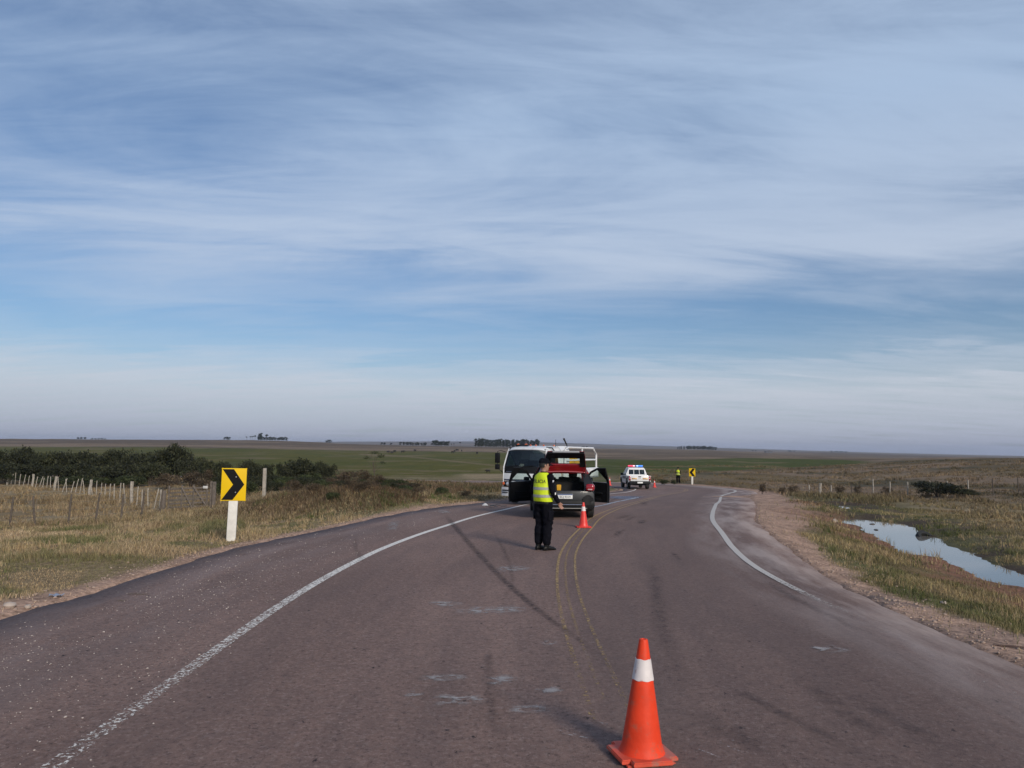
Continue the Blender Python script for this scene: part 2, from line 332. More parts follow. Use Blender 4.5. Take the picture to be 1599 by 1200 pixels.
def heights(x, y, full=False):
    """ground height with banks, ponds, mound and unevenness; sinks under the asphalt"""
    x = np.atleast_1d(np.asarray(x, float)); y = np.atleast_1d(np.asarray(y, float))
    z = zbase(x, y); s, o, dout = road_coord(x, y); r = np.hypot(x, y)
    sdp = np.full(len(x), 99.0); nr = r < 80
    sdp[nr] = np.minimum(poly_sd(POND, x[nr], y[nr]), poly_sd(POND2, x[nr], y[nr]))
    off = sst(0.15, 2.0, dout)
    bump = (fbm(x*.45, y*.45, 3)-.5)*.30+(fbm(x*1.7, y*1.7, 8)-.5)*.12+(vn(x*5, y*5, 4)-.5)*.035
    big = (fbm(x*.03, y*.03, 21)-.5)*1.6*sst(90, 220, r)
    z = z+off*(bump*np.where(r < 300, 1, .3)+big)
    g = np.exp(-(((x-MOUND.x)/3.6)**2+((y-MOUND.y)/1.9)**2)); z = z+g*.62*off
    wob = (fbm(x*1.3, y*1.3, 31)-.5)*.7+(vn(x*5, y*5, 33)-.5)*.16
    q = sdp+wob*sst(.0, .5, sdp+.6)
    shore = WZ+np.clip(q*.16, -.3, .6)
    k = sst(.2, 3.0, sdp)*1.0
    z = np.where(sdp < 3.0, shore*(1-k)+z*k, z)
    z = np.where((sdp >= .25) & (sdp < 9), np.maximum(z, WZ+.03), z)
    z = z-.09*(1-sst(-.05, .12, dout))
    return (z, s, o, dout, sdp) if full else z
def ground(px, py, lo=3, hi=2500):
    """point of the ground seen at a pixel"""
    d = ray(px, py); t = np.exp(np.linspace(math.log(lo), math.log(hi), 500))
    z = heights(d.x*t, d.y*t); below = np.where(d.z*t+CAMZ <= z)[0]
    i = below[0] if len(below) else len(t)-1; a, b = t[max(i-1, 0)], t[i]
    for _ in range(12):
        m = (a+b)/2
        if d.z*m+CAMZ <= heights([d.x*m], [d.y*m])[0]: b = m
        else: a = m
    return Vector((d.x*b, d.y*b, heights([d.x*b], [d.y*b])[0]))
def rz(x, y): return float(zbase([x], [y])[0])          # road surface height
def road_pt(px, py):
    d = ray(px, py); a, b = 2.0, 140.0
    t = np.linspace(a, b, 3000); z = zbase(d.x*t, d.y*t); i = np.where(d.z*t+CAMZ <= z)[0]
    m = t[i[0]] if len(i) else 140.; return Vector((d.x*m, d.y*m, rz(d.x*m, d.y*m)))
# ------------------------------------------------------------------ ground colours
C_DRY, C_STRAW, C_GREEN = np.array((.215, .158, .090)), np.array((.33, .245, .150)), np.array((.085, .092, .034))
C_DIRT, C_RED, C_MUD = np.array((.44, .285, .205)), np.array((.21, .105, .066)), np.array((.075, .054, .038))
C_FIELD, C_FIELD2, C_BROWN, C_TAN = np.array((.096, .086, .012)), np.array((.060, .070, .010)), np.array((.125, .090, .060)), np.array((.225, .160, .105))
def mixc(a, b, t): return a+(b-a)*t[:, None]
def project(x, y, z):
    v = np.c_[x, y, np.asarray(z)-CAMZ] @ np.array(CR); w = np.minimum(v[:, 2], -1e-3); return 799.5-v[:, 0]/w*F, 600+v[:, 1]/w*F
def ground_cols(x, y, z, s, o, dout, sdp):
    n1 = fbm(x*.22, y*.22, 41); n2 = fbm(x*.9, y*.9, 44); n3 = fbm(x*3.1, y*3.1, 47); r = np.hypot(x, y)
    c = mixc(np.tile(C_DRY, (len(x), 1)), C_STRAW, sst(.45, .62, n1*.6+n2*.4))
    right = o > 0
    gl = np.where(right, sst(.30, .50, n1*.5+n2*.5)*.85, sst(.46, .60, n1*.45+n2*.55)*.75)
    gl = gl*np.where(right, (1-sst(5.5, 9, dout)*.72), 1-sst(4, 20, dout)*.75)
    c = mixc(c, C_GREEN, gl)
    # far fields: boundaries run along the slopes
    px, py = project(x, y, z); az = np.arctan2(x, y)
    far = sst(95, 130, r)*(y > 0)
    nb = (fbm(az*40, np.log(r+1)*3, 51)-.5)*3.0
    green = np.where(px < 830, sst(0, 1.2, py-np.interp(px, [0, 300, 560, 830, 930], [697, 698.5, 703.5, 706.5, 712])+nb*.5),
                     sst(0, 1.5, py-np.interp(px, [830, 940, 1050, 1150, 1250, 1350, 1420], [712, 716, 719, 715, 716, 719, 722])+nb*.4)*(1-sst(0, 1.5, py-np.interp(px, [830, 960, 1060, 1130, 1230, 1330, 1380], [760, 744, 739, 735, 730, 725, 722])+nb*.5))*(1-sst(1330, 1400, px)))
    hill = sst(-14, 6, px-np.interp(py, [700, 735, 760], [1400, 1130, 1000]))
    brown = mixc(np.tile(C_BROWN, (len(x), 1)), C_TAN, sst(.50, .62, fbm(az*9, np.log(r+1)*14, 57))*.75)
    brown = mixc(brown, C_TAN*1.0, sst(2.2, .2, np.abs(py-np.interp(px, [0, 300, 560, 830], [695.5, 696.5, 701.5, 704.5])))*(px < 840)*.8)
    fieldc = mixc(np.tile(C_FIELD, (len(x), 1)), C_FIELD2, np.clip(sst(860, 960, px)+.5*sst(.4, .6, fbm(az*14, np.log(r+1)*8, 61)), 0, 1))
    fieldc = mixc(fieldc, C_DRY*.9, sst(.57, .72, fbm(az*16, np.log(r+1)*20, 65))*.55)
    trk = np.interp(px, [500, 590, 640, 780, 830], [706, 711, 713.5, 728, 733]); fieldc = mixc(fieldc, C_TAN, sst(1.3, .3, np.abs(py-trk))*(px < 835)*(px > 560)*.55)
    tan2 = sst(680, 740, px+nb*14)*(px < 835)*sst(739, 742, py+nb*.5); fieldc = mixc(fieldc, C_STRAW, tan2*.8)
    fc = mixc(brown, np.zeros(3), far*0); fc = fc*(1-green[:, None])+fieldc*green[:, None]
    hc = mixc(np.tile(np.array((.135, .098, .055)), (len(x), 1)), C_TAN*.9, sst(.46, .66, fbm(x*.06, y*.035, 71)))
    hc = mixc(hc, np.array((.055, .052, .028)), sst(.55, .68, fbm(x*.16, y*.09, 74))*.7)
    isn = (px > 1000)*(r < 260)*(1-green); fc = fc*(1-isn[:, None])+hc*isn[:, None]
    c = c*(1-far[:, None])+fc*far[:, None]
    mid = sst(40, 60, r)*(1-far)*(x > 14); c = c*(1-mid[:, None])+hc*mid[:, None]
    # gravel and earth beside the asphalt
    wr = np.interp(s, [0, s_of_y(6), s_of_y(11), s_of_y(17), s_of_y(26), s_of_y(40), s_of_y(55), 200], [2.2, 2.0, 1.1, .9, 2.2, 3.2, 2.4, .6])
    wl = np.interp(s, [0, s_of_y(8), s_of_y(14), s_of_y(22), s_of_y(40), 200], [.9, .8, .55, .6, .8, .5])
    wd = np.where(right, wr, wl)*(.55+.9*n2)
    dirt = mixc(np.tile(C_DIRT, (len(x), 1)), C_DIRT*.62, sst(.4, .65, n3)); dirt = mixc(dirt, np.array((.10, .083, .082)), right*sst(.45, .58, fbm(x*.8+7, y*.8, 81))*np.exp(-((y-11.5)/2.6)**2)*.8)
    kd = (1-sst(.55, 1.05, dout/wd))*(r < 180)
    c = c*(1-kd[:, None])+dirt*kd[:, None]
    # mud round the water: red on the road side, dark on the far side
    km = (1-sst(.25, 3.4, sdp+(n2-.5)*2.6)); side = sst(-.3, .5, (x-np.interp(y, [14, 20, 30, 38], [12.0, 11.2, 13.2, 15.5]))); mud = mixc(np.tile(C_RED, (len(x), 1)), C_MUD, np.clip(side+sst(.55, .7, n3)*.6, 0, 1))
    km = km*(1-side*sst(.46, .60, n2)*.75); c = c*(1-km[:, None])+mud*km[:, None]
    c = c*(0.80+.4*n3)[:, None]
    return np.clip(c, .005, .8), kd, km
# ------------------------------------------------------------------ ground sheet
azs = np.radians(np.unique(np.r_[np.arange(-180, -44, 3.0), np.arange(-44, 44.01, .28), np.arange(45, 180, 3.0)])); rs = np.exp(np.arange(math.log(.6), math.log(6000), .0135))
AZ, RS = np.meshgrid(azs, rs); gx = (RS*np.sin(AZ)).ravel(); gy = (RS*np.cos(AZ)).ravel()
gz, gs, go, gd, gp = heights(gx, gy, True); gc, _, _ = ground_cols(gx, gy, gz, gs, go, gd, gp)
na, nr_ = len(azs), len(rs); I = np.arange(na*nr_).reshape(nr_, na)
q = np.stack([I[:-1], np.roll(I, -1, 1)[:-1], np.roll(I, -1, 1)[1:], I[1:]], -1).reshape(-1, 4)
GV = np.c_[gx, gy, gz]
M_GROUND = mat('ground', (1, 1, 1), .95, attr='Col', var=.42, vscale=14, bump=.8, bscale=22, spec=.12)
gr = np_mesh('ground', GV, q, M_GROUND, cols=gc, smooth=True); gr['kind'] = 'structure'
cap = np_mesh('ground_patch', [(0, 0, -.09)]+[tuple(GV[i]) for i in range(na)], [(0, 1+(i+1) % na, 1+i) for i in range(na)], M_GROUND, cols=np.tile(C_DIRT, (na+1, 1))); cap['kind'] = 'structure'
# ------------------------------------------------------------------ asphalt
def asphalt_mat():
    m = bpy.data.materials.new('asphalt'); m.use_nodes = True; t = m.node_tree; n = t.nodes; l = t.links; b = n['Principled BSDF']
    uv = n.new('ShaderNodeUVMap')
    def noise(scale, det=4, rough=.6, sx=1, sy=1, dist=0):
        mp = n.new('ShaderNodeMapping'); mp.inputs['Scale'].default_value = (sx, sy, 1); l.new(uv.outputs[0], mp.inputs[0])
        z = n.new('ShaderNodeTexNoise'); z.inputs['Scale'].default_value = scale; z.inputs['Detail'].default_value = det; z.inputs['Roughness'].default_value = rough; z.inputs['Distortion'].default_value = dist
        l.new(mp.outputs[0], z.inputs['Vector']); return z.outputs[0]
    def mr(src, a, b_, lo, hi):
        z = n.new('ShaderNodeMapRange'); z.inputs[1].default_value = a; z.inputs[2].default_value = b_; z.inputs[3].default_value = lo; z.inputs[4].default_value = hi; l.new(src, z.inputs[0]); return z.outputs[0]
    def mixc_(fac, a, b_, blend='MIX'):
        z = n.new('ShaderNodeMix'); z.data_type = 'RGBA'; z.blend_type = blend
        for v, i in ((fac, 0), (a, 6), (b_, 7)):
            if hasattr(v, 'is_linked') or hasattr(v, 'links'): l.new(v, z.inputs[i])
            else: z.inputs[i].default_value = v if i == 0 else (*v, 1)
        return z.outputs[2]
    def mul(a, b_):
        z = n.new('ShaderNodeMath'); z.operation = 'MULTIPLY'
        for v, i in ((a, 0), (b_, 1)):
            if isinstance(v, float): z.inputs[i].default_value = v
            else: l.new(v, z.inputs[i])
        return z.outputs[0]
    c = mixc_(mr(noise(.5, 5, .6, 1, .35), .38, .62, 0, 1), (.212, .134, .110), (.285, .183, .150))
    c = mixc_(mr(noise(3.0, 4, .6, 1.0, .12), .42, .70, 0, .45), c, (.150, .102, .094))             # wheel paths run along the road
    c = mixc_(mr(noise(24, 5, .9), .51, .64, 0, .80), c, (.40, .30, .26))                         # pale stones
    c = mixc_(mr(noise(20, 5, .9, 1.0, .9), .51, .64, 0, .85), c, (.050, .036, .033))             # gaps between stones
    sx = n.new('ShaderNodeSeparateXYZ'); l.new(uv.outputs[0], sx.inputs[0])
    dustm = mul(mul(mr(sx.outputs[0], 2.4, 3.6, 0, 1), mr(noise(1.1, 6, .65, 1.2, .25), .40, .62, 0, 1)), .8)
    c = mixc_(mr(noise(6.5, 5, .7), .40, .66, 0, .38), c, (.118, .083, .076))                        # mottling
    c = mixc_(mr(noise(11, 4, .7, 1, .8), .56, .70, 0, .40), c, (.33, .25, .225))
    dl = mul(mr(sx.outputs[0], -3.9, -5.2, 0, 1), mr(noise(1.6, 6, .65, 1.2, .3), .42, .62, 0, .55))
    c = mixc_(dl, c, (.27, .205, .19))
    vo = n.new('ShaderNodeTexVoronoi'); vo.voronoi_dimensions = '2D'; vo.inputs['Scale'].default_value = 1.7; vo.inputs['Randomness'].default_value = 1
    mpv = n.new('ShaderNodeMapping'); mpv.inputs['Scale'].default_value = (1.1, .8, 1); l.new(uv.outputs[0], mpv.inputs[0])
    l.new(mpv.outputs[0], vo.inputs['Vector'])
    wob = n.new('ShaderNodeMath'); wob.operation = 'ADD'; l.new(vo.outputs['Distance'], wob.inputs[0]); l.new(mr(noise(40, 3), .3, .7, -.035, .035), wob.inputs[1])
    c = mixc_(mul(mr(wob.outputs[0], .012, .030, 1, 0), mr(noise(.8, 2), .44, .50, 0, .9)), c, (.022, .019, .021))   # tar specks
    lane = n.new('ShaderNodeMath'); lane.operation = 'ADD'; l.new(sx.outputs[0], lane.inputs[0]); l.new(mr(noise(.7, 4, .6, 1, .3), .3, .7, -1.2, 1.2), lane.inputs[1])
    c = mixc_(mr(lane.outputs[0], -.6, 1.4, 0, .32), c, (.105, .078, .074))                          # the right lane is darker
    sn = n.new('ShaderNodeMath'); sn.operation = 'SINE'; ml = n.new('ShaderNodeMath'); ml.operation = 'MULTIPLY'; ml.inputs[1].default_value = 3.59; l.new(sx.outputs[0], ml.inputs[0]); l.new(ml.outputs[0], sn.inputs[0])
    c = mixc_(mul(mr(sn.outputs[0], .0, 1.0, 0, .20), mr(noise(.6, 4, .6, 1.5, .3), .35, .6, .3, 1)), c, (.115, .083, .078))   # wheel tracks
    c = mixc_(dustm, c, (.38, .31, .285))
    l.new(c, b.inputs['Base Color'])
    b.inputs['Roughness'].default_value = .85; b.inputs['Specular IOR Level'].default_value = .16
    bp = n.new('ShaderNodeBump'); bp.inputs['Strength'].default_value = .9; bp.inputs['Distance'].default_value = .012
    l.new(noise(45, 5, .85), bp.inputs['Height']); l.new(bp.outputs[0], b.inputs['Normal'])
    return m
def strip(name, m, s0, s1, oL, oR, lift, parent=None, na=1, step=1, jag=0.0, skirt=0.0, uvm=True, smooth=True):
    """sheet along the road between lateral offsets oL(s) < oR(s)"""
    k = np.where((CS >= s0) & (CS <= s1))[0][::step]; s = CS[k]; l_ = oL(s) if callable(oL) else np.full(len(s), oL); r_ = oR(s) if callable(oR) else np.full(len(s), oR)
    cols = [l_+(r_-l_)*i/na for i in range(na+1)]; V = []; U = []
    for i, o in enumerate(cols):
        p = CL[k]+CN[k]*o[:, None]; V.append(np.c_[p, zbase(p[:, 0], p[:, 1])+lift]); U.append(np.c_[o, s] if uvm else np.c_[np.full(len(s), i/na), s])
    if skirt:
        for o, j in ((cols[0]-.03, 0), (cols[-1]+.03, -1)):
            p = CL[k]+CN[k]*o[:, None]; e = np.c_[p, zbase(p[:, 0], p[:, 1])+lift-skirt]; u = np.c_[o, s]
            if j == 0: V.insert(0, e); U.insert(0, u)
            else: V.append(e); U.append(u)
    n = len(k); c = len(V); V = np.vstack(V); U = np.vstack(U); I = np.arange(n*c).reshape(c, n)
    f = np.stack([I[:-1, :-1], I[1:, :-1], I[1:, 1:], I[:-1, 1:]], -1).reshape(-1, 4)
    return np_mesh(name, V, f, m, uv=U, parent=parent, smooth=smooth)
ew = lambda s, sd: (fbm(s*.9, s*0+3, 5, 3)-.5)*.12
road = strip('road', asphalt_mat(), 0, CS[-1], lambda s: -LWID(s)+ew(s, 5)+(vn(s*1.9, s*0, 91)-.5)*.07+(vn(s*5.3, s*0, 93)-.5)*.07, lambda s: RWID(s)-ew(s, 5)+(vn(s*1.9, s*0+9, 92)-.5)*.07+(vn(s*5.3, s*0+9, 94)-.5)*.07, 0.0, na=14, skirt=.13, smooth=False); road['kind'] = 'structure'
def paint_mat(name, col, wear_scale, thr, soft, maxa=1.0, streak=(1, 1), rough=.7, edge=0.0, ends=None, fade=None, detail=7):
    """worn film lying on the road: opaque where a noise says the paint is left"""
    m = bpy.data.materials.new(name); m.use_nodes = True; t = m.node_tree; n = t.nodes; l = t.links; b = n['Principled BSDF']; o = n['Material Output']
    b.inputs['Base Color'].default_value = (*col, 1); b.inputs['Roughness'].default_value = rough; b.inputs['Specular IOR Level'].default_value = .12 if rough > .5 else .5
    co = n.new('ShaderNodeTexCoord'); mp = n.new('ShaderNodeMapping'); mp.inputs['Scale'].default_value = (*streak, 1); l.new(co.outputs['Object'], mp.inputs[0])
    z = n.new('ShaderNodeTexNoise'); z.inputs['Scale'].default_value = wear_scale; z.inputs['Detail'].default_value = detail; z.inputs['Roughness'].default_value = .7; l.new(mp.outputs[0], z.inputs['Vector'])
    uv = n.new('ShaderNodeUVMap'); sx = n.new('ShaderNodeSeparateXYZ'); l.new(uv.outputs[0], sx.inputs[0])
    val = z.outputs[0]
    if fade:     # paint more worn towards one end: [(s, threshold shift), ...]
        fr = n.new('ShaderNodeMapRange'); fr.inputs[1].default_value = fade[0]; fr.inputs[2].default_value = fade[1]; fr.inputs[3].default_value = fade[2]; fr.inputs[4].default_value = fade[3]; l.new(sx.outputs[1], fr.inputs[0])
        ad = n.new('ShaderNodeMath'); l.new(val, ad.inputs[0]); l.new(fr.outputs[0], ad.inputs[1]); val = ad.outputs[0]
    mr = n.new('ShaderNodeMapRange'); mr.inputs[1].default_value = thr; mr.inputs[2].default_value = thr+soft; mr.inputs[4].default_value = maxa; l.new(val, mr.inputs[0]); a = mr.outputs[0]
    if edge:     # u runs 0..1 across: soft sides
        ab = n.new('ShaderNodeMath'); ab.operation = 'PINGPONG'; ab.inputs[1].default_value = .5; l.new(sx.outputs[0], ab.inputs[0])
        er = n.new('ShaderNodeMapRange'); er.interpolation_type = 'SMOOTHSTEP'; er.inputs[2].default_value = edge; l.new(ab.outputs[0], er.inputs[0])
        mu = n.new('ShaderNodeMath'); mu.operation = 'MULTIPLY'; l.new(a, mu.inputs[0]); l.new(er.outputs[0], mu.inputs[1]); a = mu.outputs[0]
    if ends:     # v runs 0..1 along: soft ends
        ab = n.new('ShaderNodeMath'); ab.operation = 'PINGPONG'; ab.inputs[1].default_value = .5; l.new(sx.outputs[1], ab.inputs[0])
        er = n.new('ShaderNodeMapRange'); er.interpolation_type = 'SMOOTHSTEP'; er.inputs[2].default_value = ends; l.new(ab.outputs[0], er.inputs[0])
        mu = n.new('ShaderNodeMath'); mu.operation = 'MULTIPLY'; l.new(a, mu.inputs[0]); l.new(er.outputs[0], mu.inputs[1]); a = mu.outputs[0]
    tr = n.new('ShaderNodeBsdfTransparent'); x = n.new('ShaderNodeMixShader'); l.new(a, x.inputs[0]); l.new(tr.outputs[0], x.inputs[1]); l.new(b.outputs[0], x.inputs[2]); l.new(x.outputs[0], o.inputs[0])
    return m
WHITE = (.74, .69, .63)
s0, s8, s18, s30 = s_of_y(0), s_of_y(5), s_of_y(16), s_of_y(30)
ML = paint_mat('white_paint_left', WHITE, 30, .47, .05, fade=(s_of_y(4), s_of_y(16), -.085, .11))
MRt = paint_mat('white_paint_right', (.55, .51, .47), 26, .44, .10, maxa=.9, fade=(s_of_y(9), s_of_y(14), -.16, .17))
lw = lambda s: np.interp(s, [0, s_of_y(14), s_of_y(25), s_of_y(33), s_of_y(58), SB+4, SB+10, SB+18, SB+30, 500], [-3.45, -3.45, -3.35, -3.45, -3.7, -4.3, -5.2, -4.8, -3.6, -3.5])
rw = lambda s: np.interp(s, [0, s_of_y(10), s_of_y(13.5), s_of_y(18), s_of_y(26), s_of_y(33), s_of_y(45), s_of_y(60), SB, SB+6, SB+12, SB+22, 500], [3.45, 3.45, 3.36, 3.37, 3.33, 3.27, 3.62, 3.78, 3.85, 4.35, 4.6, 4.0, 3.6])
strip('edge_line', ML, 20, CS[-1], lambda s: lw(s)-.065, lambda s: lw(s)+.065, .005, road)
hwd = lambda s: np.interp(s, [0, SB-20, SB+4, 500], [.065, .065, .11, .11])
strip('edge_line', MRt, 20, CS[-1], lambda s: rw(s)-hwd(s), lambda s: rw(s)+hwd(s), .005, road)
YEL = (.44, .30, .145)
MY = [paint_mat('yellow_paint_a', YEL, 22, .47, .08, maxa=.85, fade=(s_of_y(6), s_of_y(24), -.06, .22)), paint_mat('yellow_paint_b', YEL, 24, .50, .10, maxa=.6, fade=(s_of_y(6), s_of_y(12), -.04, .06)), paint_mat('yellow_paint_c', YEL, 24, .50, .10, maxa=.85, fade=(s_of_y(6), s_of_y(24), -.03, .25))]
sy = s_of_y
strip('centre_line', MY[0], sy(5.6), CS[-1], lambda s: -.05+0*s, lambda s: -.005+0*s, .005, road)
strip('centre_line', MY[1], sy(6.2), sy(23), lambda s: .085+0*s, lambda s: .12+0*s, .005, road)
strip('centre_line', MY[2], sy(6.0), CS[-1], lambda s: np.interp(s, [0, sy(20), sy(27), 500], [.26, .24, .17, .17]), lambda s: np.interp(s, [0, sy(20), sy(27), 500], [.30, .28, .215, .215]), .0055, road)
def ribbon(name, m, pts, w, lift=.009, n=8, parent=None):
    """thin film along pixels measured on the road, laid on the road surface; uv 0..1 across and along"""
    P = np.array([road_pt(*p)[:2] for p in pts]); P = catmull(P, .2); T = np.gradient(P, axis=0); T /= np.hypot(T[:, 0], T[:, 1])[:, None]; Nn = np.c_[T[:, 1], -T[:, 0]]
    ws = np.interp(np.linspace(0, 1, len(P)), np.linspace(0, 1, len(w)), w) if isinstance(w, (list, tuple)) else np.full(len(P), w)
    V = []; U = []; c = 3
    for i in range(c+1):
        o = (i/c-.5)*ws; p = P+Nn*o[:, None]; V.append(np.c_[p, zbase(p[:, 0], p[:, 1])+lift]); U.append(np.c_[np.full(len(P), i/c), np.linspace(0, 1, len(P))])
    k = len(P); I = np.arange(k*(c+1)).reshape(c+1, k); f = np.stack([I[:-1, :-1], I[1:, :-1], I[1:, 1:], I[:-1, 1:]], -1).reshape(-1, 4)
    return np_mesh(name, np.vstack(V), f, m, uv=np.vstack(U), parent=parent or road, smooth=True)
M_SKID = paint_mat('tyre_rubber_mark', (.035, .030, .033), 9, .32, .35, maxa=.60, edge=.45, ends=.2)
M_SKID2 = paint_mat('faint_tyre_mark', (.045, .038, .042), 7, .36, .3, maxa=.36, edge=.5, ends=.35)
M_SCUFF = paint_mat('pale_scuff', (.42, .39, .38), 11, .45, .14, maxa=.72, streak=(.6, 1.0), edge=.35, ends=.3)
M_DRIP = paint_mat('dark_drip', (.045, .040, .044), 5, .44, .12, maxa=.5, edge=.5, ends=.4)
M_SCR = paint_mat('white_scratch', (.6, .58, .57), 30, .48, .1, maxa=.6, edge=.5, ends=.3)
ribbon('skid_mark', M_SKID, [(694, 803), (712, 825), (745, 863), (790, 910), (845, 958), (905, 1002), (960, 1048), (1010, 1085)], [.16, .26, .24, .20, .18, .15, .12], .0075)
ribbon('skid_mark', M_SKID2, [(770, 828), (790, 868), (800, 905), (788, 935), (776, 965)], .12, .009)
ribbon('skid_mark', M_SKID2, [(760, 985), (764, 1060), (770, 1130), (778, 1199)], .14, .0085)
ribbon('skid_mark', M_SKID2, [(1075, 1110), (1140, 1145), (1210, 1190)], .34, .0085)
ribbon('skid_mark', M_SKID2, [(1020, 870), (1030, 960), (1060, 1050), (1120, 1120)], .3, .007)
ribbon('skid_mark', M_SKID2, [(1240, 1050), (1300, 1100), (1400, 1170)], .28, .0075)
ribbon('skid_mark', M_SKID2, [(1300, 1075), (1400, 1130), (1530, 1195)], .22, .0095)
ribbon('skid_mark', M_SKID2, [(1110, 1060), (1230, 1120), (1380, 1199)], .16, .0097)
ribbon('skid_mark', M_SKID2, [(1180, 900), (1260, 945), (1390, 1010)], .22, .0078)
ribbon('skid_mark', M_SKID2, [(556, 835), (556, 858), (575, 890)], .14, .0079)
ribbon('skid_mark', M_SKID2, [(940, 800), (955, 783), (970, 776), (985, 774)], .3, .0085)
ribbon('skid_mark', M_SKID, [(942, 767), (955, 768), (966, 764), (952, 760), (940, 758)], .35, .0085)
for a, b, w in [((700, 955), (830, 950), .30), ((650, 1062), (735, 1056), .13), ((755, 1066), (805, 1058), .16), ((672, 1098), (760, 1088), .2), ((790, 1112), (862, 1106), .12), ((835, 1082), (880, 1076), .12), ((680, 947), (705, 940), .3), ((770, 890), (825, 885), .4), ((845, 1005), (865, 1003), .12), ((630, 1086), (656, 1082), .1), ((1262, 1016), (1320, 1012), .2)]:
    ribbon('scuff_mark', M_SCUFF, [a, ((a[0]+b[0])/2, (a[1]+b[1])/2+2), b], w*1.75, .0065)
for a, b, w in [((955, 842), (975, 826), .3), ((960, 812), (985, 804), .35), ((1000, 790), (1010, 783), .5), ((975, 815), (992, 806), .3), ((1048, 862), (1066, 878), .16), ((1000, 820), (1004, 812), .3), ((1165, 1000), (1180, 1012), .05)]:
    ribbon('dark_stain', M_DRIP, [a, b], w, .0062)
for i, (a, b) in enumerate([((860, 1140), (905, 1152)), ((1120, 1165), (1170, 1185)), ((935, 1131), (950, 1136)), ((1085, 1172), (1130, 1192)), ((1128, 1158), (1150, 1164)), ((668, 1121), (700, 1122)), ((870, 1150), (930, 1160))]):
    ribbon('scratch_mark', M_SCR, [a, b], .018, .010+.0007*i)
# white mark and chalk figure on the left lane
ribbon('scuff_mark', M_SCUFF, [(611, 831), (617, 815), (622, 812)], .35, .0065); ribbon('scuff_mark', M_SCUFF, [(697, 803), (690, 797)], .5, .0066)
# liquid spilled from the car: dull films, the sky's reflection painted into their blue colours
m = bpy.data.materials.new('spilled_liquid'); m.use_nodes = True; b_ = m.node_tree.nodes['Principled BSDF']; b_.inputs['Base Color'].default_value = (.07, .085, .12, 1); b_.inputs['Roughness'].default_value = .25; b_.inputs['Specular IOR Level'].default_value = .6
m_damp_sky = paint_mat('damp_asphalt_sky_tint', (.10, .115, .19), 2.2, .34, .2, maxa=.75, edge=.4, ends=.25, rough=.45); m = paint_mat('wet_streak_sky_tint', (.34, .36, .42), 3, .30, .2, maxa=.9, edge=.5, ends=.1, rough=.3)
def film(name, pts, w, lift):
    o = ribbon(name, m if lift > .012 else m_damp_sky, pts, w, lift); return o
film('spilled_liquid', [(903, 795), (935, 791), (960, 785), (985, 780), (1000, 776.5)], [.2, .26, .32, .38, .15], .013)
film('spilled_liquid', [(972, 781), (975, 777.5), (984, 775.6), (991, 777)], [.4, 2.6, 2.8, .5], .011)
# ------------------------------------------------------------------ standing water
def water_mat():
    m = bpy.data.materials.new('still_water'); m.use_nodes = True; t = m.node_tree; b = t.nodes['Principled BSDF']
    b.inputs['Base Color'].default_value = (.20, .18, .155, 1); b.inputs['Roughness'].default_value = .03; b.inputs['IOR'].default_value = 1.7; b.inputs['Specular IOR Level'].default_value = .8
    z = t.nodes.new('ShaderNodeTexNoise'); z.inputs['Scale'].default_value = 5; co = t.nodes.new('ShaderNodeTexCoord'); t.links.new(co.outputs['Object'], z.inputs['Vector'])
    bp = t.nodes.new('ShaderNodeBump'); bp.inputs['Strength'].default_value = .025; bp.inputs['Distance'].default_value = .02; t.links.new(z.outputs[0], bp.inputs['Height']); t.links.new(bp.outputs[0], b.inputs['Normal'])
    return m
M_WATER = water_mat()
for P in (POND, POND2):
    c = P.mean(0); d = P-c; Q = P+d/np.hypot(d[:, 0], d[:, 1])[:, None]*0.9
    bm = B(); bm.faces.new([bm.verts.new((x, y, WZ)) for x, y in Q]); bmesh.ops.triangulate(bm, faces=bm.faces[:])
    o = obj('roadside_water', bm, M_WATER, smooth=0); o['kind'] = 'structure'
# ------------------------------------------------------------------ grass (uncountable: one object per kind)
M_GRASS = mat('grass_blades', (1, 1, 1), .75, attr='Col', spec=.25, transl=.25)
def blades(x, y, z, h, w, lean, cols):
    n = len(x); a = RNG.uniform(0, 2*np.pi, n); la = RNG.uniform(0, 2*np.pi, n); ca, sa = np.cos(a)*w*.5, np.sin(a)*w*.5
    k = lean*h; tx, ty = np.cos(la)*k, np.sin(la)*k
    V = np.empty((n, 5, 3)); m = .55
    V[:, 0] = np.c_[x-ca, y-sa, z-.02]; V[:, 1] = np.c_[x+ca, y+sa, z-.02]
    V[:, 2] = np.c_[x+tx*.3+ca*.8, y+ty*.3+sa*.8, z+h*m]; V[:, 3] = np.c_[x+tx*.3-ca*.8, y+ty*.3-sa*.8, z+h*m]
    V[:, 4] = np.c_[x+tx, y+ty, z+h*np.sqrt(np.maximum(1-lean**2*.6, .2))]
    b = np.arange(n)[:, None]*5; F_ = np.concatenate([b+np.array([0, 1, 2]), b+np.array([0, 2, 3]), b+np.array([3, 2, 4])])
    return V.reshape(-1, 3), F_, np.repeat(cols, 5, 0)
def scatter(n, amin, amax, rmin, rmax, pw=1.0):
    az = np.radians(RNG.uniform(amin, amax, n)); u = RNG.uniform(0, 1, n)
    r = np.exp(math.log(rmin)+(math.log(rmax)-math.log(rmin))*u**pw); return r*np.sin(az), r*np.cos(az), r
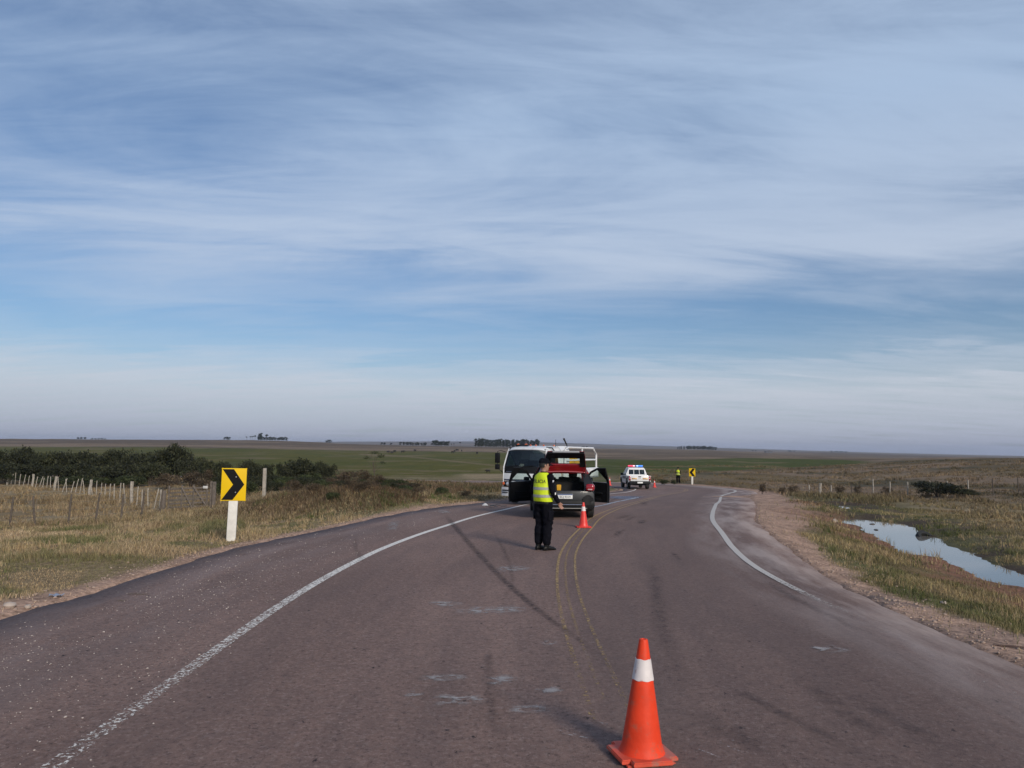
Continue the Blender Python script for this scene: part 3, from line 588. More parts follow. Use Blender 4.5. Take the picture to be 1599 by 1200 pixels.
def make_grass(name, label, n, amin, amax, rmin, rmax, hfun, wfun, keep, pw=1.0, bright=1.42, leanr=(.2, 1.0), clump=0.0, tint=None):
    x, y, r = scatter(n, amin, amax, rmin, rmax, pw)
    if clump:      # gather blades into tufts
        k = max(1, n//10); cx, cy = x[:k], y[:k]; j = RNG.integers(0, k, n); rr = clump*(.35+.65*RNG.random(n))*(1+r[j]*.012); an = RNG.uniform(0, 6.283, n)
        x = cx[j]+np.cos(an)*rr*RNG.random(n); y = cy[j]+np.sin(an)*rr*RNG.random(n); r = np.hypot(x, y)
    z, s, o, do, sp_ = heights(x, y, True); c, kd, km = ground_cols(x, y, z, s, o, do, sp_)
    ok = keep(x, y, r, s, o, do, sp_, kd, km)
    if name == 'hillside_grass': ok &= c[:, 0] > c[:, 1]*1.12
    x, y, z, r, c, o, do = [q[ok] for q in (x, y, z, r, c, o, do)]
    if tint is not None: c = tint(x, y, r, o, do, c)
    c = c*bright*RNG.uniform(.55, 1.35, len(x))[:, None]*np.c_[RNG.uniform(.92, 1.08, len(x)), np.ones(len(x)), RNG.uniform(.85, 1.1, len(x))]
    h = hfun(x, y, r, o, do)*RNG.uniform(.45, 1.3, len(x)); w = wfun(r)
    V, F_, C_ = blades(x, y, z, h, w, RNG.uniform(*leanr, len(x)), c)
    ob = np_mesh(name, V, F_, M_GRASS, cols=np.clip(C_, .004, .7)); tag(ob, label, 'grass', kind='stuff'); return ob
rnd = lambda n: RNG.random(n)
def keep_verge(x, y, r, s, o, do, sp_, kd, km):
    patch = fbm(x*.8, y*.8, 101)
    return (do > .12) & (rnd(len(x)) > kd*.97) & (sp_ > .1) & (rnd(len(x)) > km*.93) & (patch > .30-.15*rnd(len(x)))
def tint_l(x, y, r, o, do, c):
    n = fbm(x*.7, y*.7, 111); g = sst(.50, .62, n)*.7; c = mixc(c*.35+np.array((.34, .25, .152))*.65, np.array((.078, .090, .030)), g)
    return mixc(c, np.array((.44, .32, .21)), sst(.50, .64, fbm(x*.33+4, y*.33, 115))*.8)
def tint_r(x, y, r, o, do, c):
    n = fbm(x*.7, y*.7, 121); c = mixc(c*.4+np.array((.110, .108, .042))*.6, np.array((.30, .225, .12)), sst(.46, .62, n)*.85); return mixc(c, np.array((.17, .118, .068)), sst(6, 9.5, do)*(.35+.6*sst(.4, .6, fbm(x*.9, y*.9, 125))))
hn = lambda x, y: fbm(x*.5, y*.5, 131)
make_grass('roadside_grass', 'dry yellow and green grass along the left road edge', 190000, -40, -1, 8.2, 34, lambda x, y, r, o, do: (.03+.12*sst(.40, .72, hn(x, y)))*(.45+.55*sst(.2, 2, do)), lambda r: np.maximum(.006, r*.00055), lambda *a: keep_verge(*a) & (a[4] < 0), pw=.85, tint=tint_l)
make_grass('roadside_grass', 'green and straw grass between the right road edge and the water', 170000, 14, 42, 7.4, 42, lambda x, y, r, o, do: (.025+.11*sst(.38, .72, hn(x, y)))*(.5+.5*sst(.3, 2, do)), lambda r: np.maximum(.006, r*.00055), lambda *a: keep_verge(*a) & (a[4] > 0), pw=.85, tint=tint_r)
make_grass('meadow_grass', 'tall dry grass in the paddock left of the road', 150000, -42, 7, 24, 110, lambda x, y, r, o, do: .07+.13*sst(.42, .62, hn(x*.5, y*.5))+.20*sst(.50, .62, hn(x*.4+9, y*.4))*sst(2, 5, do)*sst(36, 48, r), lambda r: np.maximum(.014, r*.0007), lambda x, y, r, s, o, do, sp_, kd, km: (do > .6) & (o < 0) & (rnd(len(x)) > kd) & (fbm(x*.3, y*.3, 141) > .34), pw=.9, clump=.22, tint=lambda x, y, r, o, do, c: mixc(c*.55+np.array((.24, .172, .10))*.45, mixc(np.tile(np.array((.115, .076, .046)), (len(x), 1)), np.array((.060, .058, .026)), sst(.5, .6, fbm(x*.55, y*.55, 173))), sst(-.36, -.24, np.arctan2(x, y))*sst(2.2, 4.5, do)*(.55+.45*sst(.35, .6, fbm(x*.8, y*.8, 171)))), bright=1.25)
make_grass('hillside_grass', 'brown tussock grass covering the slope behind the right fence', 130000, 8, 42, 38, 230, lambda x, y, r, o, do: .08+.24*sst(.45, .68, hn(x*.4, y*.4)), lambda r: np.maximum(.02, r*.0008), lambda x, y, r, s, o, do, sp_, kd, km: (do > 1.2) & (o > 0) & (sp_ > .4) & (rnd(len(x)) > kd) & (fbm(x*.25, y*.16, 151) > .38) & (rnd(len(x)) > sst(0, 1.2, 38-r)), clump=.30, tint=lambda x, y, r, o, do, c: c*.7+np.array((.17, .125, .07))*.3, bright=1.25)
make_grass('grass_tufts', 'straw and green grass tufts dotted over the left verge', 60000, -40, -2, 8.4, 36, lambda x, y, r, o, do: (.10+.16*sst(.5, .75, hn(x*2, y*2)))*(.4+.6*sst(.2, 1.5, do)), lambda r: np.maximum(.006, r*.0006), lambda *a: keep_verge(*a) & (a[4] < 0) & (fbm(a[0]*.6, a[1]*.6, 181) > .5), pw=.85, clump=.10, leanr=(.1, .9), tint=lambda x, y, r, o, do, c: mixc(np.tile(np.array((.30, .225, .13)), (len(x), 1)), np.array((.085, .098, .034)), sst(.48, .58, fbm(x*.7, y*.7, 183))))
make_grass('grass_tufts', 'straw and green grass tufts dotted over the right verge and far bank', 60000, 14, 42, 7.6, 46, lambda x, y, r, o, do: (.09+.17*sst(.5, .75, hn(x*2, y*2)))*(.4+.6*sst(.2, 1.5, do)), lambda r: np.maximum(.006, r*.0006), lambda x, y, r, s, o, do, sp_, kd, km: (do > .2) & (o > 0) & (sp_ > -.05) & (rnd(len(x)) > kd*.96) & (fbm(x*.6, y*.6, 191) > .49) & (rnd(len(x)) > km*.8), pw=.85, clump=.10, leanr=(.1, .9), tint=lambda x, y, r, o, do, c: mixc(np.tile(np.array((.26, .195, .11)), (len(x), 1)), np.array((.075, .085, .030)), sst(.44, .56, fbm(x*.7, y*.7, 193))*(1-.7*sst(6, 9, do))))
def keep_mound(x, y, r, s, o, do, sp_, kd, km):
    g = np.exp(-(((x-MOUND.x)/4.2)**2+((y-MOUND.y)/2.3)**2)); return (do > .8) & (rnd(len(x)) < g*1.2)
make_grass('dead_grass_heap', 'heap of dead brown grass beside the road left of the truck', 26000, -22, -6, 20, 34, lambda x, y, r, o, do: np.full(len(x), .26), lambda r: np.maximum(.012, r*.0006), keep_mound, leanr=(.5, 1.2), tint=lambda x, y, r, o, do, c: mixc(np.tile(np.array((.085, .054, .034)), (len(x), 1)), np.array((.21, .14, .08)), fbm(x*2, y*2, 161)), bright=1.0)
# ------------------------------------------------------------------ bushes and trees
M_LEAF = mat('bush_leaves', (1, 1, 1), .65, attr='Col', spec=.3, transl=.18)
M_BARK = mat('bark', (.085, .065, .05), .9, var=.35, vscale=8, bump=.5, bscale=25)
def foliage_mesh(name, seed, lobes, nleaf, leaf, base, alt, spread=.55, twig=0.0):
    """leaf-sized faces through the volume of a crown made of lobes (centre, radii)"""
    g = np.random.default_rng(seed); wv = np.array([l[1][0]*l[1][1]*l[1][2] for l in lobes])**.66; wv /= wv.sum()
    j = g.choice(len(lobes), nleaf, p=wv); C0 = np.array([l[0] for l in lobes])[j]; R0 = np.array([l[1] for l in lobes])[j]
    d = g.normal(size=(nleaf, 3)); d /= np.linalg.norm(d, axis=1)[:, None]; d[:, 2] = np.where(d[:, 2] < -.35, -d[:, 2], d[:, 2])
    rad = 1-spread*g.random(nleaf)**1.6
    # twig-ends: leaves bunch round random directions of each lobe
    P = C0+d*R0*rad[:, None]*(1+.16*np.sin(d[:, 0]*9+j)[:, None]*np.cos(d[:, 1]*8+j*2)[:, None]); P[:, 2] = np.maximum(P[:, 2], .02)
    a = g.normal(size=(nleaf, 3)); a /= np.linalg.norm(a, axis=1)[:, None]; b = np.cross(a, d+g.normal(size=(nleaf, 3))*.7); b /= np.linalg.norm(b, axis=1)[:, None]+1e-9
    L_ = leaf*g.uniform(.5, 1.4, nleaf)[:, None]; V = np.stack([P-a*L_, P+b*L_*.45, P+a*L_, P-b*L_*.45], 1).reshape(-1, 3)
    f = np.arange(nleaf*4).reshape(-1, 4); t = (g.random(nleaf)**1.5)[:, None]; lob = g.uniform(.55, 1.5, len(lobes))[j][:, None]
    c = (np.array(base)*(1-t)+np.array(alt)*t)*lob
    o = np_mesh(name, V, f, M_LEAF, cols=np.repeat(c, 4, 0)); me = o.data; bpy.data.objects.remove(o); return me
def stems_mesh(name, seed, h, n, r, spread):
    g = random.Random(seed); bm = B()
    for i in range(n):
        a = g.uniform(0, 6.28); k = g.uniform(.3, 1)*spread; top = Vector((math.cos(a)*k, math.sin(a)*k, h*g.uniform(.6, .95)))
        m_ = Vector((top.x*.35+g.uniform(-.1, .1)*spread, top.y*.35, h*.45)); tube(bm, [(math.cos(a)*r*.8, math.sin(a)*r*.8, -.15), m_, top], [r, r*.65, r*.2], 5)
    me = bpy.data.meshes.new(name); bm.to_mesh(me); bm.free(); me.materials.append(M_BARK); return me
def lobes_bush(seed, n=14):
    g = random.Random(seed); L_ = [((0, 0, .45), (.75, .75, .5))]
    for i in range(n):
        a = g.uniform(0, 6.28); k = g.uniform(.25, .75); L_.append(((math.cos(a)*k, math.sin(a)*k, g.uniform(.28, .80)), (g.uniform(.2, .38), g.uniform(.2, .38), g.uniform(.14, .26))))
    return L_
DK, DK2 = (.014, .018, .009), (.060, .062, .026)
BUSH = [(foliage_mesh('foliage', 300+i, lobes_bush(i, 16), 3600, .045, DK, DK2), stems_mesh('stem', i, .8, 6, .03, .6)) for i in range(4)]
BUSHG = [(foliage_mesh('foliage', 320+i, lobes_bush(20+i, 12), 2600, .05, (.022, .030, .011), (.065, .075, .026)), stems_mesh('stem', 9+i, .8, 5, .03, .6)) for i in range(3)]
BUSHB = [(foliage_mesh('foliage', 340+i, lobes_bush(40+i, 12), 1900, .04, (.045, .032, .020), (.12, .085, .05), .8), stems_mesh('stem', 19+i, .9, 12, .018, .8)) for i in range(3)]
def inst(name, root, me, m=None):
    o = bpy.data.objects.new(name, me); COL.objects.link(o); o.parent = root; return o
def bush(px, py_top, depth, wpx, kinds, name, label, group, hmin=.5):
    p = at(px, py_top, depth); z = float(heights([p.x], [p.y])[0]); h = max(p.z-z, hmin); w = wpx*depth/F/2
    r_ = empty(name, (p.x, p.y, z-.05), random.uniform(0, 6.28)); k = random.choice(kinds)
    r_.scale = (w*random.uniform(.9, 1.1), w*random.uniform(.9, 1.1), h/1.0)
    inst('foliage', r_, k[0]); inst('stem', r_, k[1]); tag(r_, label, 'bush', group); return r_
ORD = ['first', 'second', 'third', 'fourth', 'fifth', 'sixth', 'seventh', 'eighth', 'ninth', 'tenth']
TH = 'thicket behind the left fence'; thn = [0]
for px, py, dp, w in [(-25, 700, 78, 70), (10, 699, 80, 62), (38, 695.5, 82, 52), (72, 704, 80, 58), (105, 703, 80, 60), (135, 702.5, 78, 56), (165, 708, 76, 56), (195, 699.5, 76, 58), (222, 704, 74, 56), (250, 700, 72, 56),
                      (5, 722, 76, 66), (50, 722, 75, 64), (92, 726, 74, 64), (130, 722, 72, 62), (165, 726, 70, 60), (200, 722, 69, 62), (235, 722, 68, 58), (300, 712, 68, 48), (325, 717, 66, 40), (120, 742, 69, 70), (40, 739, 75, 60), (160, 744, 68, 56), (205, 741, 66, 54), (80, 744, 72, 60)]:
    bush(px, py, dp, w*1.12, BUSH if thn[0] < 19 else BUSHG, 'thicket_bush', f"{ORD[thn[0]]} dark bush from the left in the tall back row of the thicket" if thn[0] < 10 else 'dark green bush in the lower front of the dense thicket behind the left fence', TH); thn[0] += 1
bush(278, 692.5, 72, 66, BUSH, 'thicket_bush', 'tallest dark bush at the right end of the left thicket', TH)
for i_, (px, py, dp, w) in enumerate(sorted([(262, 738, 62, 60), (300, 733, 60, 56), (335, 730, 58, 50), (320, 748, 54, 46)])):
    bush(px, py, dp, w, BUSHB, 'dry_bush', f"{ORD[i_]} reddish brown dry bush from the left beside the wooden gate", 'dry bushes by the gate')
for i_, (px, py, dp, w) in enumerate(sorted([(352, 719, 58, 42), (385, 717, 56, 52), (412, 722, 55, 44), (350, 742, 50, 40), (388, 741, 50, 50), (432, 740, 49, 46), (452, 722, 54, 40)])):
    bush(px, py, dp, w, BUSH, 'roadside_bush', f"{ORD[i_]} dark bush from the left behind the chevron sign and pale post", 'bushes behind the chevron sign')
for i_, (px, py, dp, w) in enumerate(sorted([(470, 714, 55, 62), (497, 719, 55, 40), (510, 724, 53, 34)])):
    bush(px, py, dp, w, BUSH, 'roadside_bush', f"{ORD[i_]} dark bush from the left in the group left of the sapling", 'bushes left of the sapling')
for i_, (px, py, dp, w) in enumerate(sorted([(448, 742, 47, 44), (480, 738, 48, 46), (500, 747, 45, 34)])):
    bush(px, py, dp, w, BUSHG, 'low_bush', f"{ORD[i_]} olive low bush from the left above the dead grass heap", 'low olive bushes')
for i_, (px, py, dp, w) in enumerate(sorted([(522, 745, 50, 44), (535, 731, 56, 60), (548, 748, 46, 56), (566, 733, 55, 48), (590, 740, 50, 40), (612, 752, 42, 44), (640, 757, 40, 40)])):
    bush(px, py, dp, w, BUSHB, 'dry_bush', f"{ORD[i_]} brown scrubby bush from the left around the thin sapling", 'scrub around the sapling')
for i_, (px, py, dp, w) in enumerate(sorted([(604, 746, 50, 32), (622, 747, 50, 30), (645, 753, 48, 24), (670, 755, 46, 20)])):
    bush(px, py, dp, w, BUSHG, 'low_bush', f"{ORD[i_]} low green bush from the left before the far road", 'low bushes before the far road', .35)
for i_, (px, py, dp, w) in enumerate([(486, 778, 26.5, 34), (512, 770, 28, 40), (548, 772, 27, 44), (566, 782, 26, 36), (585, 776, 28, 36), (628, 774, 30, 40)]):
    bush(px, py, dp, w, BUSHB, 'dry_bush', f"{ORD[i_]} tangle of dead brown stems from the left on the grass heap", 'dead tangles on the heap', .45)
bush(600, 784, 27.5, 22, BUSHG, 'low_bush', 'small green bush at the right foot of the dead grass heap', None, .4)
bush(520, 784, 25, 30, BUSHG, 'low_bush', 'small green bush low on the front of the dead grass heap', None, .35)
SCR = [(348, 752, 42, 40, 1), (366, 746, 43, 44, 0), (388, 750, 41, 40, 1), (420, 748, 42, 44, 0), (440, 744, 44, 44, 1), (458, 748, 41, 40, 2), (478, 743, 44, 46, 0), (500, 748, 42, 40, 1), (520, 745, 44, 44, 2), (542, 748, 42, 42, 0), (562, 746, 43, 40, 1), (584, 750, 41, 40, 2), (606, 752, 40, 36, 0), (632, 756, 38, 38, 1), (655, 759, 37, 32, 2), (690, 763, 34, 28, 1), (725, 767, 33, 26, 2)]
HUE = ['dark', 'olive', 'brown']
for i_, (px, py, dp, w, kk) in enumerate(SCR):
    bush(px, py, dp, w, (BUSH, BUSHG, BUSHB)[kk], 'verge_scrub', f"low {HUE[kk]} scrub bush, number {i_+1} from the left behind the left verge" if False else f"low {HUE[kk]} scrub bush, {ORD[[s_[4] for s_ in SCR[:i_]].count(kk)]} {HUE[kk]} one from the left behind the left verge", 'low scrub behind the left verge', .4)
bush(1465, 750, 52, 88, BUSH, 'fence_bush', 'large dark round bush at the right wire fence', None)
bush(1510, 762, 51, 38, BUSH, 'fence_bush', 'smaller dark bush touching the large bush at the right fence', None, .5)
bush(1312, 769, 55, 50, BUSH, 'fence_bush', 'low dark bush under the right fence before the large bush', None, .35)
bush(1312, 756, 56, 22, BUSHB, 'dry_bush', 'thin bare brown shrub above the low dark bush at the right fence', None)
for i_, (px, py, w) in enumerate(sorted([(1240, 757, 24), (1222, 760, 18), (1385, 759, 26), (1190, 752, 16), (1340, 757, 20)])):
    bush(px, py, 58, w, BUSHB, 'dry_bush', f"{ORD[i_]} thin brown shrub from the left along the right wire fence", 'brown shrubs along the right fence', .4)
bush(1037, 748, 82, 14, BUSHG, 'low_bush', 'round green bush between the police pickup and the distant officer', None, .5)
bush(1052, 749, 83, 9, BUSHG, 'low_bush', 'small green bush right behind the distant officer', None, .4)
# thin sapling
p = at(583, 762, 50); z = float(heights([p.x], [p.y])[0]); sp_t = empty('sapling', (p.x, p.y, z)); tag(sp_t, 'thin bare sapling with a wispy top above the left scrub', 'tree')
bm = B(); tube(bm, [(0, 0, -.1), (.05, 0, .7), (-.03, 0, 1.4), (.08, 0, 2.0)], [.045, .035, .025, .01], 6)
for q in ((.45, .1, 1.85), (-.5, 0, 1.75), (.3, -.3, 2.1), (-.25, .2, 2.15), (.55, 0, 1.45)): tube(bm, [(0.02, 0, .9), (q[0]*.5, q[1]*.5, q[2]*.78), q], [.018, .012, .005], 5)
obj('trunk', bm, M_BARK, sp_t)
inst('crown', sp_t, foliage_mesh('crown', 77, [((.4, .1, 1.9), (.32, .25, .16)), ((-.45, 0, 1.8), (.3, .25, .15)), ((.05, 0, 2.12), (.4, .3, .15)), ((.55, 0, 1.5), (.2, .2, .12))], 420, .05, (.03, .036, .016), (.07, .075, .035), .9))
# far trees on the ridges
def far_tree_mesh(seed, form):
    g = random.Random(seed); L_ = []
    if form == 'tall':
        for i in range(9): L_.append(((g.uniform(-.12, .12), g.uniform(-.12, .12), .16+.74*i/8), (g.uniform(.18, .28),)*2+(g.uniform(.10, .16),)))
    elif form == 'round':
        for i in range(9): a = g.uniform(0, 6.28); k = g.uniform(0, .3); L_.append(((math.cos(a)*k, math.sin(a)*k, g.uniform(.18, .78)), (g.uniform(.22, .32),)*2+(g.uniform(.16, .24),)))
    else:
        for i in range(5): L_.append(((g.uniform(-.2, .2), g.uniform(-.2, .2), g.uniform(.72, .92)), (g.uniform(.13, .2),)*2+(g.uniform(.06, .1),)))
    me = foliage_mesh('crown', seed, L_, 900, .05, (.012, .018, .010), (.032, .040, .020), .7)
    bm = B(); tube(bm, [(0, 0, -.1), (.01, 0, .4), (0, .01, .85)], [.035, .025, .01], 6)
    t = bpy.data.meshes.new('trunk'); bm.to_mesh(t); bm.free(); t.materials.append(M_BARK); return me, t
FT = {'tall': [far_tree_mesh(500+i, 'tall') for i in range(3)], 'round': [far_tree_mesh(520+i, 'round') for i in range(3)], 'thin': [far_tree_mesh(540+i, 'thin') for i in range(2)]}
def far_tree(px, depth, hpx, form, label, group, wid=1.0):
    d = ray(px, 690); x, y = d.x*depth, d.y*depth; z = float(heights([x], [y])[0])
    cr = np.exp(np.linspace(math.log(depth*.5), math.log(depth*1.6), 160)); cz = heights(d.x*cr, d.y*cr); j = int(np.argmax((cz-CAMZ)/cr)); depth = float(cr[j])*1.01; x, y, z = d.x*depth, d.y*depth, float(cz[j])
    h = hpx*depth/F; r_ = empty('far_tree', (x, y, z-.3), random.uniform(0, 6.28)); r_.scale = (h*wid, h*wid, h); k = random.choice(FT[form])
    inst('crown', r_, k[0]); inst('trunk', r_, k[1]); tag(r_, label, 'tree', group)
def clump(px0, px1, n, depth, h, form, label, group, wid=1.0):
    for i in range(n):
        px = px0+(px1-px0)*(i+.5)/n+random.uniform(-1, 1); far_tree(px, depth*random.uniform(.98, 1.03), h*random.uniform(.85, 1.1), form, label, group, wid)
clump(408, 448, 12, 900, 6.5, 'round', 'dark round tree in the low grove on the left ridge', 'grove on the left ridge', 1.1)
far_tree(407, 900, 12, 'tall', 'tallest tree at the left end of the low grove on the ridge', None, .8); far_tree(404, 905, 10.5, 'tall', 'second tall tree beside the tallest one on the left ridge', None, .8)
far_tree(416, 900, 10, 'thin', 'flat topped tree standing out of the low ridge grove', None, .8)
for px, h in ((385, 6.5), (391, 7), (394, 7.5), (398, 8)): far_tree(px, 900, h, 'thin', 'thin bare stemmed tree left of the ridge grove', 'thin trees left of the ridge grove', .7)
clump(350, 360, 3, 900, 5.5, 'round', 'small round tree alone left of the thin ridge trees', 'lone trees left of the thin ridge trees', 1.2)
far_tree(514, 900, 6, 'round', 'single broad round tree between the two left ridge groves', None, 1.6); far_tree(510, 900, 4, 'round', 'small tree touching the single broad ridge tree', None, 1.5)
clump(120, 134, 3, 900, 4, 'round', 'tiny far tree on the ridge above the left thicket', 'tiny trees above the left thicket', 1.5); clump(140, 166, 5, 900, 2.6, 'round', 'tiny far shrub on the ridge above the left thicket', 'tiny shrubs above the left thicket', 1.8)
clump(595, 602, 2, 820, 5.5, 'round', 'small round tree left of the long low ridge row', 'small trees left of the low row', 1.2); far_tree(611, 820, 4, 'round', 'tiny tree between the small round trees and the low row', None, 1.3)
clump(624, 667, 11, 820, 6, 'round', 'tree in the long low row left of the dense block', 'long low tree row on the ridge', 1.0)
clump(676, 700, 9, 820, 10, 'round', 'tree of the dense dark block left of the tall row', 'dense dark block of trees', .8); clump(703, 710, 2, 820, 5, 'thin', 'thin small tree right of the dense block', 'thin trees right of the block', .8); far_tree(718.5, 820, 8, 'thin', 'lone thin tree between the dense block and the tall row', None, .55)
clump(742, 842, 34, 800, 12.5, 'tall', 'tall tree in the long row behind the truck cab', 'long tall tree row behind the truck', .8)
clump(907, 918, 3, 1100, 5, 'round', 'small far tree right of the truck railing', 'far trees right of the railing', 1.0)
clump(1056, 1070, 4, 1300, 5.5, 'tall', 'small tree left of the long far grove', 'trees left of the far grove', .7); clump(1071, 1118, 18, 1300, 6.8, 'round', 'tree in the long grove on the skyline above the distant officer', 'long far grove on the skyline', .85)
clump(1174, 1182, 2, 1700, 2.6, 'round', 'tiny tree on the skyline right of the long grove', 'tiny trees right of the grove', 1.2); clump(1229, 1242, 3, 2000, 3.2, 'round', 'tiny tree on the right skyline', 'tiny trees on the right skyline', 1.3); clump(1296, 1322, 6, 2100, 3.6, 'round', 'small tree in the faint clump on the far right skyline', 'faint clump on the far right', 1.2)
# long low shed on the right skyline
p = at(1200, 706, 1650); zz = float(heights([p.x], [p.y])[0]); sh = empty('farm_shed', (p.x, p.y, zz-.3)); tag(sh, 'long low dark shed on the right skyline', 'shed')
bm = B(); bx(bm, (0, 0, 2.2), (15, 7, 4.4), .1); obj('wall', bm, mat('shed_wall', (.09, .09, .10), .8, var=.2), sh); bm = B(); prism(bm, [(-7.9, 4.4), (0, 5.6), (7.9, 4.4), (7.9, 4.2), (-7.9, 4.2)], -3.9, 3.9, 'y'); obj('roof', bm, mat('shed_roof', (.10, .10, .11), .6, var=.2), sh)
# cattle grazing on the far field
M_COW = mat('cow_hide', (.020, .016, .014), .8, var=.3, vscale=2)
def cow_mesh():
    bm = B(); rg = []
    for y, zc_, rx, rzv in ((-.95, 1.05, .10, .14), (-.85, 1.05, .26, .30), (-.5, 1.0, .33, .38), (0, .95, .37, .42), (.5, 1.0, .33, .42), (.8, 1.1, .25, .36), (1.02, 1.12, .15, .22), (1.2, 1.05, .13, .17), (1.38, .92, .12, .15), (1.52, .76, .10, .12), (1.60, .62, .07, .08)):
        rg.append([(rx*math.cos(a), y, zc_+rzv*math.sin(a)) for a in [6.2832*k/10 for k in range(10)]])
    loft(bm, rg)
    for sx in (-.2, .2):
        tube(bm, [(sx, -.72, 1.0), (sx, -.62, .72), (sx, -.78, .42), (sx, -.74, 0)], [.16, .12, .06, .06], 7); tube(bm, [(sx, .62, .95), (sx, .62, .45), (sx, .62, 0)], [.13, .075, .06], 7); tube(bm, [(sx*.4, 1.36, 1.0), (sx*1.1, 1.32, 1.06)], [.03, .05], 5)
    tube(bm, [(0, -.94, 1.2), (0, -1.05, .9), (0, -1.03, .5)], [.03, .025, .04], 5)
    me = bpy.data.meshes.new('cow'); bmesh.ops.recalc_face_normals(bm, faces=bm.faces[:]); bm.to_mesh(me); bm.free(); me.materials.append(M_COW); me.polygons.foreach_set('use_smooth', [True]*len(me.polygons)); return me
COW = cow_mesh()
for px, py in [(606, 708), (612, 709), (629, 707.5), (648, 705.5), (707, 708.5), (710, 706.5), (714, 705), (721, 706), (745, 710), (616, 707)]:
    g = ground(px, py, 100); c = bpy.data.objects.new('cow', COW); COL.objects.link(c); c.location = g-Vector((0, 0, .03)); c.rotation_euler = (0, 0, random.uniform(0, 6.28)); tag(c, 'tiny dark cow grazing high on the far green field', 'cow', 'cattle on the far field')
g = ground(762, 738.5, 60); c = bpy.data.objects.new('cow', COW); COL.objects.link(c); c.location = g-Vector((0, 0, .03)); c.rotation_euler = (0, 0, 1.2); c.scale = (.42, .42, .42); tag(c, 'dark calf on the straw patch just beyond the far road', 'cow', 'cattle on the far field')
# ------------------------------------------------------------------ chevron signs
M_POST = mat('white_post', (.66, .63, .58), .75, var=.12, vscale=7, bump=.25, bscale=18, dirt=((.25, .20, .14), 5, .60, .8))
M_SIGNY = mat('sign_yellow', (.74, .47, .004), .55, var=.06, vscale=3, spec=.2)
M_SIGNK = mat('sign_black', (.006, .006, .007), .6, spec=.12)
M_BOLT = mat('bolt', (.3, .3, .3), .4, metal=.8)
M_STEEL = mat('galvanised', (.35, .36, .37), .5, metal=.6, var=.15)
def chevron(loc, rz_, label, w, h, post_h, post_w, flip, tilt):
    r_ = empty('chevron_sign', loc, rz_); tag(r_, label, 'road sign'); r_.rotation_euler = (0, tilt, rz_)
    bm = B(); bx(bm, (0, 0, post_h/2-.2), (post_w, post_w*.7, post_h+.4), .012)
    for v in bm.verts: v.co.x += .012*math.sin(v.co.z*5+1); v.co.y += .01*math.sin(v.co.z*4)
    obj('post', bm, M_POST, r_)
    zc_ = post_h-.02; y0 = -post_w*.35-.012
    bm = B(); bx(bm, (0, y0, zc_), (w, .012, h), .005); bmesh.ops.bevel(bm, geom=[e for e in bm.edges if abs((e.verts[0].co-e.verts[1].co).normalized().y) > .9], offset=.02, segments=3, affect='EDGES')
    pn = obj('sign_panel', bm, M_SIGNY, r_)
    sg = -1 if flip else 1; a = w*.49; t = .47*h
    P = [(-.47*w*sg, t), (-.02*w*sg, t), (.42*w*sg, 0), (-.02*w*sg, -t), (-.47*w*sg, -t), (-.03*w*sg, 0)]
    bm = B(); prism(bm, [(x, zc_+z) for x, z in P], y0-.0115, y0-.0070, 'y'); obj('arrow', bm, M_SIGNK, pn, smooth=0)
    for z in (h*.23, -h*.24):
        bm = B(); lathe(bm, [(.0, -.012), (.012, -.010), (.014, 0)], 8, Matrix.Translation((.04*sg, y0-.009, zc_+z)) @ Matrix.Rotation(R(-90), 4, 'X')); obj('bolt', bm, M_BOLT, pn)
    return r_
g1 = ground(361, 845); k = g1.y/F
chevron(g1, R(16), 'yellow chevron sign pointing right on a white post left of the road', 36.5*k, 50*k, 88*k, 13.5*k, False, R(.6))
g2 = ground(1081, 757, 50); k = g2.y/F
chevron(g2, R(-14), 'distant yellow chevron sign pointing left beyond the bend', 9.5*k, 12.5*k, 19*k, 2.8*k, True, 0)
